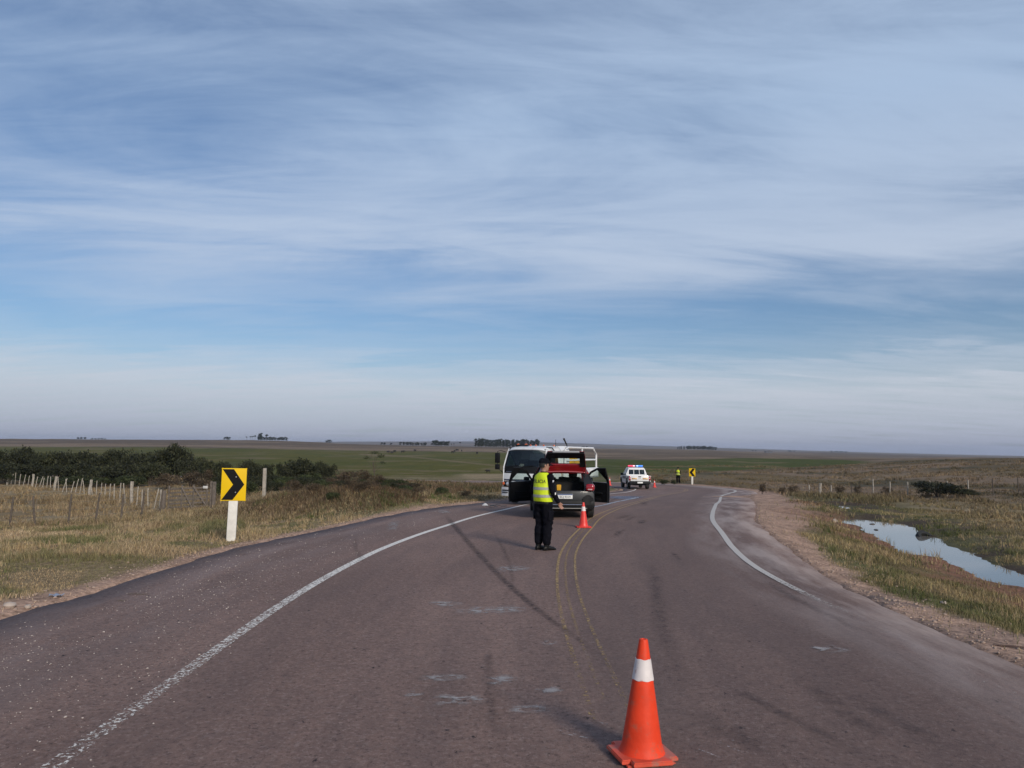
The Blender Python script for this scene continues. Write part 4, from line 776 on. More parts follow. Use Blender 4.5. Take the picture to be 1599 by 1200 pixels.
# ------------------------------------------------------------------ traffic cones
M_CONE = mat('orange_plastic', (.72, .050, .013), .55, spec=.3, var=.14, vscale=7, bump=.10, bscale=30, dirt=((.30, .12, .075), 9, .54, .55))
M_CONER = mat('red_orange_plastic', (.72, .040, .028), .42, var=.10, vscale=9, dirt=((.35, .10, .07), 6, .58, .5))
M_CBASE = mat('cone_base', (.62, .075, .035), .6, var=.12, vscale=12, dirt=((.30, .16, .12), 9, .50, .75))
M_BAND = mat('white_band', (.68, .62, .60), .5, var=.10, vscale=12, dirt=((.34, .13, .07), 14, .585, .9))
def cone(loc, rz_, label, h, m, bw=.37, tilt=(0, 0)):
    r_ = empty('traffic_cone', loc, rz_); r_.rotation_euler = (tilt[0], tilt[1], rz_); tag(r_, label, 'traffic cone', 'cones set out on the road')
    k = h/.72; r0, r1 = .132*k, .027*k; zb, zt = .035*k, h
    rad = lambda z: r0+(r1-r0)*(z-zb)/(zt-zb)
    bm = B(); lathe(bm, [(r0*1.12, zb-.004), (r0*1.04, zb+.012), (rad(zb+.05), zb+.05)]+[(rad(zb+(zt-zb)*i/14), zb+(zt-zb)*i/14) for i in range(2, 14)]+[(rad(zt-.01), zt-.012), (r1*.95, zt-.002), (r1*.6, zt), (r1*.52, zt-.01), (r1*.50, zt-.12)], 40); obj('cone_body', bm, m, r_)
    z0, z1 = h*.655, h*.835; bm = B(); lathe(bm, [(rad(z0)-.002, z0)]+[(rad(z0+(z1-z0)*i/4)+.0035*k, z0+.003+(z1-z0-.006)*i/4) for i in range(5)]+[(rad(z1)-.002, z1)], 40)
    for v in bm.verts:
        if v.co.z < z0+.012: v.co.z -= .0022*math.sin(7*math.atan2(v.co.y, v.co.x))
        if v.co.z > z1-.012: v.co.z += .002*math.sin(5*math.atan2(v.co.y, v.co.x)+1)
    obj('reflective_band', bm, M_BAND, r_)
    bm = B(); bx(bm, (0, 0, .022*k), (bw*k, bw*k, .028*k)); es = [e for e in bm.edges if abs((e.verts[0].co-e.verts[1].co).normalized().z) > .9]
    bmesh.ops.bevel(bm, geom=es, offset=.055*k, segments=4, affect='EDGES'); bmesh.ops.bevel(bm, geom=[e for e in bm.edges if e.calc_length() > .002 and abs(e.verts[0].co.z-e.verts[1].co.z) < 1e-5], offset=.006, segments=2, affect='EDGES')
    bs = obj('base', bm, M_CBASE if m is M_CONE else m, r_)
    for sx in (-1, 1):
        for sy_ in (-1, 1): bm = B(); bx(bm, (sx*bw*k*.38, sy_*bw*k*.38, .005*k), (.035*k, .035*k, .010*k), .002); obj('foot', bm, M_CBASE if m is M_CONE else m, bs)
p = road_pt(1002, 1182); cone((p.x, p.y, p.z+.001), R(14), 'large orange cone with a chipped white band in the foreground', .74, M_CONE, tilt=(0, R(1.2)))
p = road_pt(911, 824); cone((p.x, p.y, p.z+.002), R(4), 'red orange cone with a white band behind the car on the centre line', .62, M_CONER, .43)
p = road_pt(952, 758.5); cone((p.x, p.y, p.z+.002), R(20), 'plain small cone between the car door and the police pickup', .80, M_CONER)
p = road_pt(1022, 761.5); cone((p.x, p.y, p.z+.002), R(30), 'small banded cone right of the police pickup tailgate', .72, M_CONER)
# ------------------------------------------------------------------ fences
M_PALE = mat('weathered_pale_wood', (.34, .30, .25), .9, var=.25, vscale=9, bump=.5, bscale=30)
M_WOOD = mat('weathered_dark_wood', (.095, .075, .060), .9, var=.3, vscale=9, bump=.5, bscale=30)
M_WIRE = mat('fence_wire', (.16, .15, .14), .6, metal=.4)
def post_mesh(w, h, sq, seed):
    g = random.Random(seed); bm = B(); rg = []; n = 6
    for i in range(5):
        z = -.25+(h+.25)*i/4; rr = w*.5*(1-.12*i/4)*g.uniform(.88, 1.08); o = (g.uniform(-.15, .15)*w, g.uniform(-.15, .15)*w)
        rg.append([(o[0]+rr*math.cos(6.2832*k/n+.4), o[1]+rr*math.sin(6.2832*k/n+.4), z) for k in range(n)])
    loft(bm, rg); bmesh.ops.recalc_face_normals(bm, faces=bm.faces[:]); me = bpy.data.meshes.new('post'); bm.to_mesh(me); bm.free(); return me
PM = {}
def fpost(parent, p, w, h, m, lean=(0, 0), name='post'):
    key = (round(w, 3), m.name, random.randint(0, 2))
    if key not in PM: PM[key] = post_mesh(w, 1.0, False, hash(key[2])+len(PM)); PM[key].materials.append(m)
    o = bpy.data.objects.new(name, PM[key]); COL.objects.link(o); o.parent = parent; o.location = p; o.scale = (1, 1, h); o.rotation_euler = (lean[0], lean[1], random.uniform(0, 3)); return o
def wires(parent, pts, hs):
    for h in hs:
        bm = B(); tube(bm, [(p[0], p[1], p[2]+h) for p in pts], .0035, 4); obj('wire', bm, M_WIRE, parent)
def gz_(x, y): return float(heights([x], [y])[0])
# far picket fence
P = [at(-20, 754, 80), at(10.6, 757.6, 75), at(50, 761, 70), at(85, 766.5, 63), at(139, 773, 57), at(205, 790, 42), at(250, 796, 38)]
P = [Vector((q.x, q.y, gz_(q.x, q.y))) for q in P]
fr = empty('picket_fence', P[0]); tag(fr, 'leaning fence of thin pale stakes in front of the dark thicket', 'fence'); org = P[0]
for i, q in enumerate(P): fpost(fr, q-org, .20 if i == 5 else .12 if i == 6 else .22, 1.25 if i == 5 else .9 if i == 6 else 1.12, M_PALE, (0, R(random.uniform(2, 8)) if i < 5 else R(1)))
cnt = [3, 5, 5, 7, 8, 4]
for i in range(len(P)-1):
    for j in range(1, cnt[i]+1):
        t = j/(cnt[i]+1); q = P[i].lerp(P[i+1], t); q.z = gz_(q.x, q.y)
        fpost(fr, q-org, .065, random.uniform(.95, 1.15), M_PALE, (R(random.uniform(-5, 5)), R(random.uniform(4, 16)) if i < 4 else R(random.uniform(-14, 6))), 'stake')
W0 = [];
for i in range(len(P)-1):
    for t in (0, .33, .66): q = P[i].lerp(P[i+1], t); W0.append(Vector((q.x, q.y, gz_(q.x, q.y)))-org)
wires(fr, W0, (.35, .62, .9))
# near fence of thin dark posts
P = [at(-30, 836, 26.5), at(14, 832, 27), at(54, 828, 27), at(106, 827, 27.5), at(149, 820, 28.5), at(189, 817, 29), at(221, 810, 30.5), at(250, 802, 34)]
P = [Vector((q.x, q.y, gz_(q.x, q.y))) for q in P]; fr = empty('wire_fence', P[0]); tag(fr, 'low wire fence of thin crooked dark posts in the left paddock', 'fence'); org = P[0]
for i, q in enumerate(P): fpost(fr, q-org, .075, random.uniform(1.0, 1.12), M_WOOD, (R(random.uniform(-3, 3)), R((0, 5, 9, 3, 4, 5, 2, 1)[i])))
wires(fr, [q-org for q in P], (.3, .55, .82))
# tall pale post and its stake right of the sign
q = at(412, 778, 36); q.z = gz_(q.x, q.y); fr = empty('fence_post', q); tag(fr, 'tall pale square fence post standing alone right of the chevron sign', 'post'); bm = B(); bx(bm, (0, 0, .55), (.14, .13, 1.7), .01); obj('post', bm, M_PALE, fr)
# wooden gate
M_GREY = mat('grey_gate_wood', (.14, .115, .095), .9, var=.3, vscale=9, bump=.5, bscale=30)
a = at(258, 798, 36.5); b = at(329, 795, 36); a.z = gz_(a.x, a.y); b.z = gz_(b.x, b.y); v = b-a; Lg = Vector((v.x, v.y, 0)).length; gt = empty('field_gate', a, math.atan2(v.y, v.x)); tag(gt, 'old grey wooden field gate with diagonal braces in the left fence', 'gate')
sl = v.z
for x, w, h in ((-.1, .13, .95), (Lg+.14, .13, 1.25), (Lg-.02, .08, 1.28)): bm = B(); bx(bm, (x, .0, h/2-.15+sl*x/Lg), (w, w, h+.3), .015); obj('post', bm, M_GREY, gt)
for i in range(6):
    z = .15+.17*i; bm = B(); bx(bm, (Lg/2, 0, z+sl/2), (Lg-.25, .03, .075), .005, Matrix.Rotation(-math.atan2(sl, Lg), 3, 'Y')); obj('rail', bm, M_GREY, gt)
for x in (.18, Lg*.36, Lg*.62, Lg-.2): bm = B(); bx(bm, (x, -.035, .6+sl*x/Lg), (.07, .03, 1.15), .005); obj('upright', bm, M_GREY, gt)
for x0, x1 in ((Lg*.36, Lg*.62), (Lg*.62, Lg*.95)):
    bm = B(); tube(bm, [(x0, -.07, 1.08+sl*x0/Lg), (x1, -.07, .05+sl*x1/Lg)], .035, 6); obj('brace', bm, M_GREY, gt)
bm = B(); bx(bm, (Lg-.28, -.07, 1.0+sl), (.24, .02, .12), .01); obj('latch_plate', bm, mat('pale_tin', (.6, .58, .55), .5), gt)
# right fence
PR = [(1196, 768, 66, 12, 1), (1225, 770, 63, 14, 1), (1264, 772.5, 60, 17.5, 0), (1281, 775.5, 58, 19, 2), (1298, 771, 58, 17, 0), (1330, 772, 57, 18, 1), (1364, 773, 56, 26, 0), (1390, 773, 55, 22, 0), (1418, 773, 54, 22, 0), (1452, 773, 54, 24, 0), (1479, 774, 53, 23, 0), (1513, 775, 52, 24, 0), (1551, 776, 51, 25, 1), (1591, 779, 50, 27, 1), (1635, 782, 49, 28, 1)]
P = []
for px, py, dp, hp, kd in PR: q = at(px, py, dp); P.append((Vector((q.x, q.y, gz_(q.x, q.y))), hp*dp/F, kd))
org = P[0][0]; fr = empty('wire_fence', org); tag(fr, 'long wire fence with pale and brown posts across the right side', 'fence')
for q, h, kd in P: fpost(fr, q-org, (.10, .085, .22)[kd], h*1.05, M_PALE if kd != 1 else M_WOOD, (R(random.uniform(-2, 2)), R(random.uniform(-2, 2))))
wires(fr, [q-org for q, h, kd in P], (.25, .5, .72, .9))
# ------------------------------------------------------------------ small things lying about
M_STONE = mat('pale_stone', (.40, .33, .28), .85, var=.25, vscale=3); M_RUB = mat('old_rubber', (.012, .012, .012), .75, bump=.3, bscale=30)
def stone_arr(name, label, pts, sizes, m, kind='stuff'):
    V = []; F_ = []; ico = bmesh.new(); bmesh.ops.create_icosphere(ico, subdivisions=1, radius=1); iv = np.array([v.co[:] for v in ico.verts]); fi = np.array([[v.index for v in f.verts] for f in ico.faces]); ico.free()
    for i, (p, s) in enumerate(zip(pts, sizes)):
        q = iv*RNG.uniform(.65, 1.25, iv.shape)*np.array([s, s*RNG.uniform(.6, 1), s*RNG.uniform(.35, .7)]); a = RNG.uniform(0, 6.28); c_, s_ = math.cos(a), math.sin(a)
        q = q @ np.array([[c_, s_, 0], [-s_, c_, 0], [0, 0, 1]]); V.append(q+np.array(p)); F_.append(fi+i*len(iv))
    o = np_mesh(name, np.vstack(V), np.vstack(F_), m); tag(o, label, 'gravel', kind=kind); return o
# loose chippings on the left shoulder of the asphalt
pts = []; sz = []
while len(pts) < 4200:
    s_ = sy(3.5)+abs(random.gauss(0, 1))*9; o_ = random.gauss(-5.0, .75)+.0*s_
    if random.random() < .25: o_ = random.uniform(-6.1, -3.3)
    k = int(np.searchsorted(CS, s_)); k = min(k, len(CL)-1); lwv = float(LWID(np.array([s_]))[0])
    if o_ < -lwv+.25: continue
    p = CL[k]+CN[k]*o_+CTn[k]*random.uniform(-.15, .15); s = min(.0025+random.expovariate(1/.0026), .016); pts.append((p[0], p[1], rz(*p)+s*.2)) if False else pts.append((p[0], p[1], s*.2)); sz.append(s)
zz = zbase([p[0] for p in pts], [p[1] for p in pts]); pts = [(p[0], p[1], p[2]+float(z_)) for p, z_ in zip(pts, zz)]
stone_arr('loose_chippings', 'loose pale chippings scattered on the left shoulder of the asphalt', pts, sz, mat('chippings', (.42, .36, .32), .85, var=.35, vscale=30))
pts = []; sz = []
for side in (-1, 1):
    for i in range(3600):
        s_ = sy(4)+random.random()**1.4*34; k = min(int(np.searchsorted(CS, s_)), len(CL)-1); e = (LWID if side < 0 else RWID)(np.array([s_]))[0]
        o_ = side*(e+abs(random.gauss(.25, .3 if side < 0 else .55))+.06); p = CL[k]+CN[k]*o_+CTn[k]*random.uniform(-.15, .15); s = min(.004+random.expovariate(1/.007), .034); pts.append((p[0], p[1], 0)); sz.append(s)
zz = heights([p[0] for p in pts], [p[1] for p in pts]); pts = [(p[0], p[1], float(z_)+s*.2) for p, z_, s in zip(pts, zz, sz)]
stone_arr('roadside_gravel', 'pinkish gravel lying along both road edges', pts, sz, mat('verge_gravel', (.33, .24, .19), .9, var=.35, vscale=20))
def lone(name, label, cat, px, py, fn, m, road_=False, rzv=0.0):
    p = road_pt(px, py) if road_ else ground(px, py); bm = B(); fn(bm); o = obj(name, bm, m); o.location = p; o.rotation_euler = (0, 0, rzv); tag(o, label, cat); return o
def rock(s):
    def f(bm):
        ball(bm, (0, 0, s[2]*.6), 1, s, 2)
        for v in bm.verts: v.co *= random.uniform(.86, 1.12)
    return f
lone('stone', 'pale blocky stone at the lower left verge', 'stone', 15, 949, rock((.075, .055, .045)), M_STONE); lone('stone', 'smaller pale stone right of the blocky one at the left verge', 'stone', 43, 950, rock((.04, .035, .03)), M_STONE)
lone('stone', 'pale flat stone on the grass near the right verge', 'stone', 1473, 943, rock((.045, .04, .025)), M_STONE); lone('stone', 'pale stone on the red bank above the water', 'stone', 1304, 816, rock((.10, .08, .08)), M_STONE)
def scrap(bm):
    grid(bm, lambda u, v: ((u-.5)*.16+.01*math.sin(9*v), (v-.5)*.10, .012+.03*abs(math.sin(5*u+3*v))), 8, 6, .002)
lone('plastic_scrap', 'crumpled bluish plastic scrap on the left verge', 'litter', 87, 933, scrap, mat('bluish_plastic', (.30, .34, .42), .35))
def twig(l_):
    return lambda bm: tube(bm, [(-l_/2, 0, .006), (-l_*.1, l_*.04, .008), (l_*.2, -.01, .007), (l_/2, .02, .006)], [.004, .006, .005, .003], 6)
lone('twig', 'long dark twig on the asphalt of the left shoulder', 'twig', 216, 929, twig(.28), M_WOOD, True); lone('twig', 'short dark twig below the long one on the left shoulder', 'twig', 190, 940, twig(.1), M_WOOD, True, .2)
lone('stick', 'brown stick lying on the sandy right verge', 'stick', 1580, 1012, lambda bm: tube(bm, [(-.16, .06, .012), (0, 0, .016), (.17, -.05, .012)], [.008, .012, .009], 7), mat('brown_stick', (.09, .055, .045), .9, var=.3))
# car tyre half sunk in the water
p = on_plane(1446, 838, WZ); bm = B(); Mx = Matrix.Translation((p.x, p.y, WZ-.09)) @ Matrix.Rotation(R(20), 4, 'Z') @ Matrix.Rotation(R(38), 4, 'X'); lathe(bm, [(.20, -.08), (.25, -.10), (.31, -.09), (.33, -.05), (.33, .05), (.31, .09), (.25, .10), (.20, .08), (.19, 0), (.20, -.08)], 28, Mx)
tag(obj('sunken_tyre', bm, M_RUB), 'old black tyre half sunk at the far edge of the water', 'tyre')
for i, (px, py) in enumerate([(1362, 819), (1368, 828)]):
    q = on_plane(px, py, WZ); bm = B(); ball(bm, (0, 0, .0), 1, (.11, .07, .04), 2)
    for v in bm.verts: v.co *= random.uniform(.8, 1.2)
    o = obj('mud_clod', bm, mat('wet_mud', (.045, .035, .028), .5)) if i == 0 else None
    if i == 0: CLOD = o.data
    else: bm.free(); o = bpy.data.objects.new('mud_clod', CLOD); COL.objects.link(o)
    o.location = q; o.rotation_euler = (0, 0, i*1.3); tag(o, 'small dark clod of mud poking out of the water', 'mud clod', 'clods in the water')
# broken car pieces before the truck
M_BRK = mat('broken_black_plastic', (.015, .015, .016), .5); M_BRKW = mat('broken_pale_plastic', (.5, .5, .5), .4)
def shard(bm, s=1.0):
    P = [(-.12, -.02), (-.06, .045), (-.03, .03), (.10, .05), (.13, -.03), (.05, -.02), (.02, -.06)]; prism(bm, [(x*s, y*s) for x, y in P], .004, .012*s+.004, 'z')
def shell(bm):
    grid(bm, lambda u, v: ((u-.5)*.22, (v-.5)*.13, .01+.08*math.sin(math.pi*u)*math.sin(math.pi*v*.8)), 8, 6, .006)
lone('headlight_shell', 'broken pale headlight piece on the road left of the truck', 'car part', 757.5, 790, shell, M_BRKW, True)
for i, (px, py, s, rr) in enumerate([(764, 791, 1.2, .3), (770, 790, 1.7, 1.2), (778, 789.5, 1.4, 2), (786, 791, 1.2, .8), (768, 793.5, .9, 2.6), (775, 792, 1.0, 1.9)]):
    lone('plastic_shard', 'black plastic shard on the road before the truck front wheel', 'debris', px, py, lambda bm, s=s: shard(bm, s), M_BRK, True, rr)['group'] = 'shards before the truck'
# ------------------------------------------------------------------ vehicles: shared materials and parts
M_TYRE = mat('tyre_rubber', (.014, .014, .014), .8, bump=.25, bscale=60, dirt=((.07, .058, .05), 6, .5, .5)); M_RIM = mat('alloy', (.28, .28, .29), .4, metal=.7); M_STEELW = mat('steel_wheel_white', (.55, .54, .52), .5)
M_BLACK = mat('black_plastic', (.009, .009, .010), .6, var=.15, spec=.25); M_TRIM = mat('interior_black', (.006, .006, .007), .8, var=.2, spec=.15); M_GREYC = mat('grey_car_paint', (.017, .019, .023), .45, coat=.12, spec=.35, dirt=((.05, .046, .042), 3, .52, .35))
M_REDC = mat('red_car_paint', (.26, .010, .014), .3, coat=.7, var=.08); M_WHITEV = mat('white_vehicle_paint', (.72, .72, .72), .35, coat=.4, var=.05, vscale=2, dirt=((.42, .38, .33), 2.5, .55, .45)); M_CHROME = mat('chrome', (.62, .62, .63), .18, metal=1)
M_TAIL = mat('tail_lens', (.30, .010, .018), .2, coat=.8); M_TAILW = mat('tail_clear', (.62, .40, .40), .2); M_AMBER = mat('amber_lens', (.60, .12, .03), .3, coat=.5); M_LAMP = mat('head_lens', (.55, .57, .6), .12, metal=.5)
M_PLATE = mat('plate_white', (.70, .70, .68), .4); M_PBLUE = mat('plate_blue', (.03, .07, .20), .4); M_INK = mat('ink', (.02, .02, .025), .5); M_YEL = mat('yellow_paint_metal', (.62, .32, .01), .45, var=.1, dirt=((.2, .14, .07), 4, .6, .6))
G_DARK = glass_mat('dark_glass', (.50, .56, .54)); G_CLEAR = glass_mat('clear_glass', (.86, .93, .90)); M_SEAT = mat('seat_cloth', (.011, .011, .012), .9, var=.2)
def wheel(parent, x, y, r, w, rim=None, side=1):
    Mx = Matrix.Translation((x, y, r)) @ Matrix.Rotation(R(90), 4, 'Y')
    bm = B(); lathe(bm, [(r*.62, -w*.42), (r*.80, -w*.5), (r*.93, -w*.48), (r, -w*.36), (r, -w*.12), (r*.985, -w*.11), (r*.985, -w*.07), (r, -w*.06), (r, w*.06), (r*.985, w*.07), (r*.985, w*.11), (r, w*.12), (r, w*.36), (r*.93, w*.48), (r*.80, w*.5), (r*.62, w*.42), (r*.6, 0), (r*.62, -w*.42)], 32, Mx); t = obj('wheel', bm, M_TYRE, parent)
    bm = B(); lathe(bm, [(r*.63, -w*.40), (r*.60, -w*.34), (r*.58, w*.2*0), (r*.60, w*.34), (r*.63, w*.40)], 24, Mx)
    f = w*.30*side
    lathe(bm, [(.02, f+.01*side), (r*.16, f+.01*side), (r*.18, f-.01*side)], 16, Mx)
    for k in range(5):
        a = 6.2832*k/5; M2 = Mx @ Matrix.Rotation(a, 4, 'Z'); rr = bmesh.ops.create_cube(bm, size=1)['verts']; bmesh.ops.transform(bm, matrix=M2 @ Matrix.Translation((r*.38, 0, f)) @ Matrix.Diagonal((r*.5, r*.16, .02, 1)), verts=rr)
    obj('rim', bm, rim or M_RIM, t)
def plate(parent, c, w, h, txt, rz_=0.0):
    """number plate whose face looks to local -y"""
    bm = B(); bx(bm, c, (w, .008, h), .003); p_ = obj('number_plate', bm, M_PLATE, parent)
    bm = B(); bx(bm, (c[0], c[1]-.0055, c[2]+h*.38), (w*.98, .003, h*.2)); obj('plate_band', bm, M_PBLUE, p_)
    bm = text_bm(txt, h*.62); bmesh.ops.transform(bm, matrix=Matrix.Translation((c[0], c[1]-.0062, c[2]-h*.12)) @ Matrix.Rotation(R(90), 4, 'X'), verts=bm.verts[:]); obj('plate_number', bm, M_INK, p_, smooth=0)
# ------------------------------------------------------------------ grey and red hatchback, tailgate and front doors open
cy0 = 21.75; cx0 = 1.52; car = empty('hatchback_car', (cx0, cy0, rz(cx0, cy0+.6)), R(0.5)); tag(car, 'grey hatchback with red roof, tailgate raised and both front doors open', 'car')
car.rotation_euler = (math.atan2(rz(cx0, cy0+3.2)-rz(cx0, cy0+.6), 2.6), 0, R(.5))
def hw(y, z):
    w = .87-.05*max(0, (.45-z)/.25) - (max(0, z-.92)*.42 + max(0, z-.92)**2*.05)
    if y < .5: w -= ((.5-y)/.5)**2*.085
    if y > 3.2: w -= ((y-3.2)/.7)**2*.13
    return w
for s in (-1, 1):
    bm = B(); side_panel(bm, [(.10, .55), (.08, .80), (.10, .92), (.55, .93), (1.72, .95), (1.72, .33)]+arc(.66, .32, .37, 0, 180)+[(.18, .42)], hw, s, .035); side_panel(bm, [(2.76, .33), (2.76, .985), (3.05, .97), (3.72, .82), (3.80, .60), (3.70, .36)]+arc(3.18, .32, .37, 0, 180), hw, s, .035)
    obj('side_panel', bm, M_GREYC, car)
    bm = B(); side_panel(bm, [(1.04, .19), (1.04, .325), (2.8, .325), (2.8, .19)], hw, s, .06)
    for c_ in (.66, 3.18): side_panel(bm, arc(c_, .32, .40, 5, 175)+arc(c_, .32, .345, 175, 5), lambda y, z: hw(y, z)+.012, s, .03)
    obj('sill_and_arch_trim', bm, M_BLACK, car)
    bm = B(); side_panel(bm, [(.10, .925), (.19, 1.08), (.36, 1.27), (.60, 1.385), (.80, 1.405), (.70, 1.2), (.60, .98), (.57, .935)], lambda y, z: hw(y, z)-.003, s, .05); obj('rear_pillar', bm, M_GREYC, car)
    bm = B(); side_panel(bm, [(.36, 1.272), (.60, 1.39), (.80, 1.41), (1.7, 1.425), (2.06, 1.40), (2.86, 1.0), (3.0, 1.0), (2.2, 1.42), (2.0, 1.445), (1.2, 1.455), (.62, 1.415), (.36, 1.31)], hw, s, .05); obj('roof_rail', bm, M_REDC, car)
    bm = B(); side_panel(bm, [(1.64, .955), (1.62, 1.42), (1.70, 1.422), (1.75, .955)], lambda y, z: hw(y, z)-.004, s, .06); obj('centre_pillar', bm, M_BLACK, car)
    bm = B(); side_panel(bm, [(.605, .945), (.80, 1.40), (1.615, 1.415), (1.635, .957)], lambda y, z: hw(y, z)-.018, s, .006); obj('rear_side_window', bm, G_DARK, car)
    bm = B(); bx(bm, (s*.885, 1.45, .83), (.03, .16, .03), .01); obj('door_handle', bm, M_GREYC, car)
    for y in (.66, 3.18): wheel(car, s*.765, y, .315, .20, side=s)
    # tail lamp: rounded block wrapping the corner
    bm = B(); bx(bm, (s*.715, .075, .885), (.25, .22, .20), .07, Matrix.Rotation(R(-16*s), 3, 'Z'), 4); tl = obj('tail_lamp', bm, M_TAIL, car)
    bm = B(); bx(bm, (s*.70, -.032, .835), (.13, .02, .035), .008, Matrix.Rotation(R(-16*s), 3, 'Z')); obj('reversing_lens', bm, M_TAILW, tl)
    bm = B(); bx(bm, (s*.64, 3.68, .72), (.34, .22, .14), .05, Matrix.Rotation(R(20*s), 3, 'Z')); obj('headlamp', bm, M_LAMP, car)
bm = B(); grid(bm, lambda u, v: ((2*v-1)*(hw(.36+u*1.80, 1.44)+.005), .36+u*1.80, np.interp(.36+u*1.80, [.36, .62, 1.2, 2.0, 2.16], [1.295, 1.405, 1.448, 1.435, 1.42])+.035*(1-(2*v-1)**2)), 12, 10, .03); obj('roof', bm, M_REDC, car)
bm = B(); grid(bm, lambda u, v: ((2*v-1)*(.62+.12*u), 2.14+u*.82+.09*(1-(2*v-1)**2), 1.45-u*.46), 6, 10, .006); obj('windscreen', bm, G_CLEAR, car)
bm = B(); grid(bm, lambda u, v: ((2*v-1)*(.80-.10*u), 2.96+u*.82+.09*(1-(2*v-1)**2), .985-.17*u**1.3+.04*(1-(2*v-1)**2)), 8, 10, .02)
for v in bm.verts:
    if v.co.y > 3.3: v.co.z += .05*math.sin(v.co.x*7+v.co.y*5)*min(1, (v.co.y-3.3)*2.5)
obj('bonnet', bm, M_GREYC, car)
def bump_ring(y, z, w, k): return [(x, y-(1-(abs(x)/w)**2.6)*k, z) for x in np.linspace(-w, w, 15)]
def bumper(prof, w, k):
    bm = B(); loft(bm, [bump_ring(y, z, ww*w, k) for y, z, ww in prof], cap=False, closed=False); fs = bm.faces[:]; bmesh.ops.recalc_face_normals(bm, faces=fs); bmesh.ops.solidify(bm, geom=fs, thickness=.03); return bm
obj('rear_bumper', bumper([(.13, .80, .82), (.10, .775, .95), (.085, .70, .98), (.09, .54, .99), (.13, .50, .985)], .83, .11), M_GREYC, car)
rb = obj('rear_bumper_lower', bumper([(.10, .535, .985), (.07, .48, 1.0), (.07, .36, 1.0), (.12, .27, .97), (.22, .22, .9)], .845, .11), M_BLACK, car)
for s in (-1, 1):
    bm = B(); grid(bm, lambda u, v: (s*(.50+.30*u), -.006+.10*u**2.4-.012, .40+.28*v*(1-.35*(2*u-1)**2)), 8, 6, .02); obj('bumper_insert', bm, M_BLACK, rb)
for z in (.405, .305):
    bm = B(); tube(bm, [(x, -.005-.038+.115*abs(x/.8)**2.6, z) for x in np.linspace(-.62, .62, 13)], .011, 6); obj('bumper_strip', bm, M_CHROME if z > .35 else mat('dull_strip', (.30, .29, .27), .45), rb)
obj('front_bumper', bumper([(-3.80, .78, .95), (-3.86, .62, 1.0), (-3.88, .40, 1.0), (-3.80, .25, .95)], .80, .12), M_BLACK, car).rotation_euler = (0, 0, math.pi)
plate(car, (.0, -.040, .635), .42, .135, 'SCJ 9319')
# opening surround, boot and cabin
bm = B()
for s in (-1, 1):
    loft(bm, [[(s*.56, .16, .78), (s*.78, .12, .78), (s*.78, .20, .78), (s*.56, .22, .78)], [(s*.56, .19, 1.0), (s*.755, .14, 1.0), (s*.76, .24, 1.0), (s*.56, .26, 1.0)], [(s*.52, .33, 1.22), (s*.67, .28, 1.22), (s*.67, .38, 1.22), (s*.52, .40, 1.22)], [(s*.47, .38, 1.29), (s*.64, .34, 1.30), (s*.64, .44, 1.31), (s*.47, .46, 1.30)]])
obj('tailgate_surround', bm, M_GREYC, car)
bm = B(); bx(bm, (0, .41, 1.305), (1.22, .10, .05), .015); obj('roof_edge', bm, M_REDC, car)
bm = B(); bx(bm, (0, 1.75, .28), (1.55, 3.0, .05)); bx(bm, (0, .55, .47), (1.12, .70, .04))
for s in (-1, 1): bx(bm, (s*.585, .52, .68), (.05, .66, .44), .01); bx(bm, (s*.70, .62, .74), (.10, .60, .5), .02)
bx(bm, (0, .20, .71), (1.14, .10, .08), .02); bx(bm, (0, 2.72, .80), (1.45, .36, .34), .06); bx(bm, (0, 3.2, .55), (1.2, .7, .5), .05); obj('floor_and_dashboard', bm, M_TRIM, car)
bm = B(); bx(bm, (0, .98, .72), (1.28, .16, .62), .06, Matrix.Rotation(R(12), 3, 'X'))
for x in (-.38, 0, .38): bx(bm, (x, .93, 1.09), (.24, .09, .13), .04)
bx(bm, (0, 1.25, .45), (1.28, .5, .16), .05); obj('rear_seat', bm, M_SEAT, car)
for x in (-.37, .37):
    bm = B(); bx(bm, (x, 1.80, .80), (.48, .15, .66), .06, Matrix.Rotation(R(14), 3, 'X')); bx(bm, (x, 1.70, 1.20), (.26, .09, .17), .04); bx(bm, (x, 2.07, .48), (.48, .5, .16), .05); obj('front_seat', bm, M_SEAT, car)
bm = B(); Mx = Matrix.Translation((-.37, 2.42, .92)) @ Matrix.Rotation(R(65), 4, 'X'); lathe(bm, [(.165+.016*math.cos(a), .016*math.sin(a)) for a in [6.2832*k/8 for k in range(9)]], 24, Mx); obj('steering_wheel', bm, M_TRIM, car)
# raised tailgate: local t runs from the hinge (0) to the free edge (1)
hy, hz, ta, Lt = .40, 1.285, R(42), .90
def tg(t, n=0.0): return (hy-math.cos(ta)*t*Lt-math.sin(ta)*n, hz+math.sin(ta)*t*Lt-math.cos(ta)*n)   # n>0: towards the inner (under) side
def tgp(x, t, n): y, z = tg(t, n+.05*math.sin(math.pi*t)*-1); return (x, y, z)
def quadbar(bm, x0, x1, t0, t1, n0, n1, k=4):
    rings = []
    for i in range(k+1):
        u = i/k; a0, a1 = (x0[0]+(x0[1]-x0[0])*u, x1[0]+(x1[1]-x1[0])*u); t = t0+(t1-t0)*u
        rings.append([tgp(a0, t, n0), tgp(a1, t, n0), tgp(a1, t, n1), tgp(a0, t, n1)])
    loft(bm, rings)
tgate = empty('tailgate'); tgate.parent = car
bm = B()
for s in (-1, 1): quadbar(bm, (s*.43, s*.40), (s*.60, s*.545), .30, .75, .0, .06)
quadbar(bm, (-.545, -.50), (.545, .50), .74, 1.0, .0, .08, 4); obj('inner_trim', bm, M_TRIM, tgate)
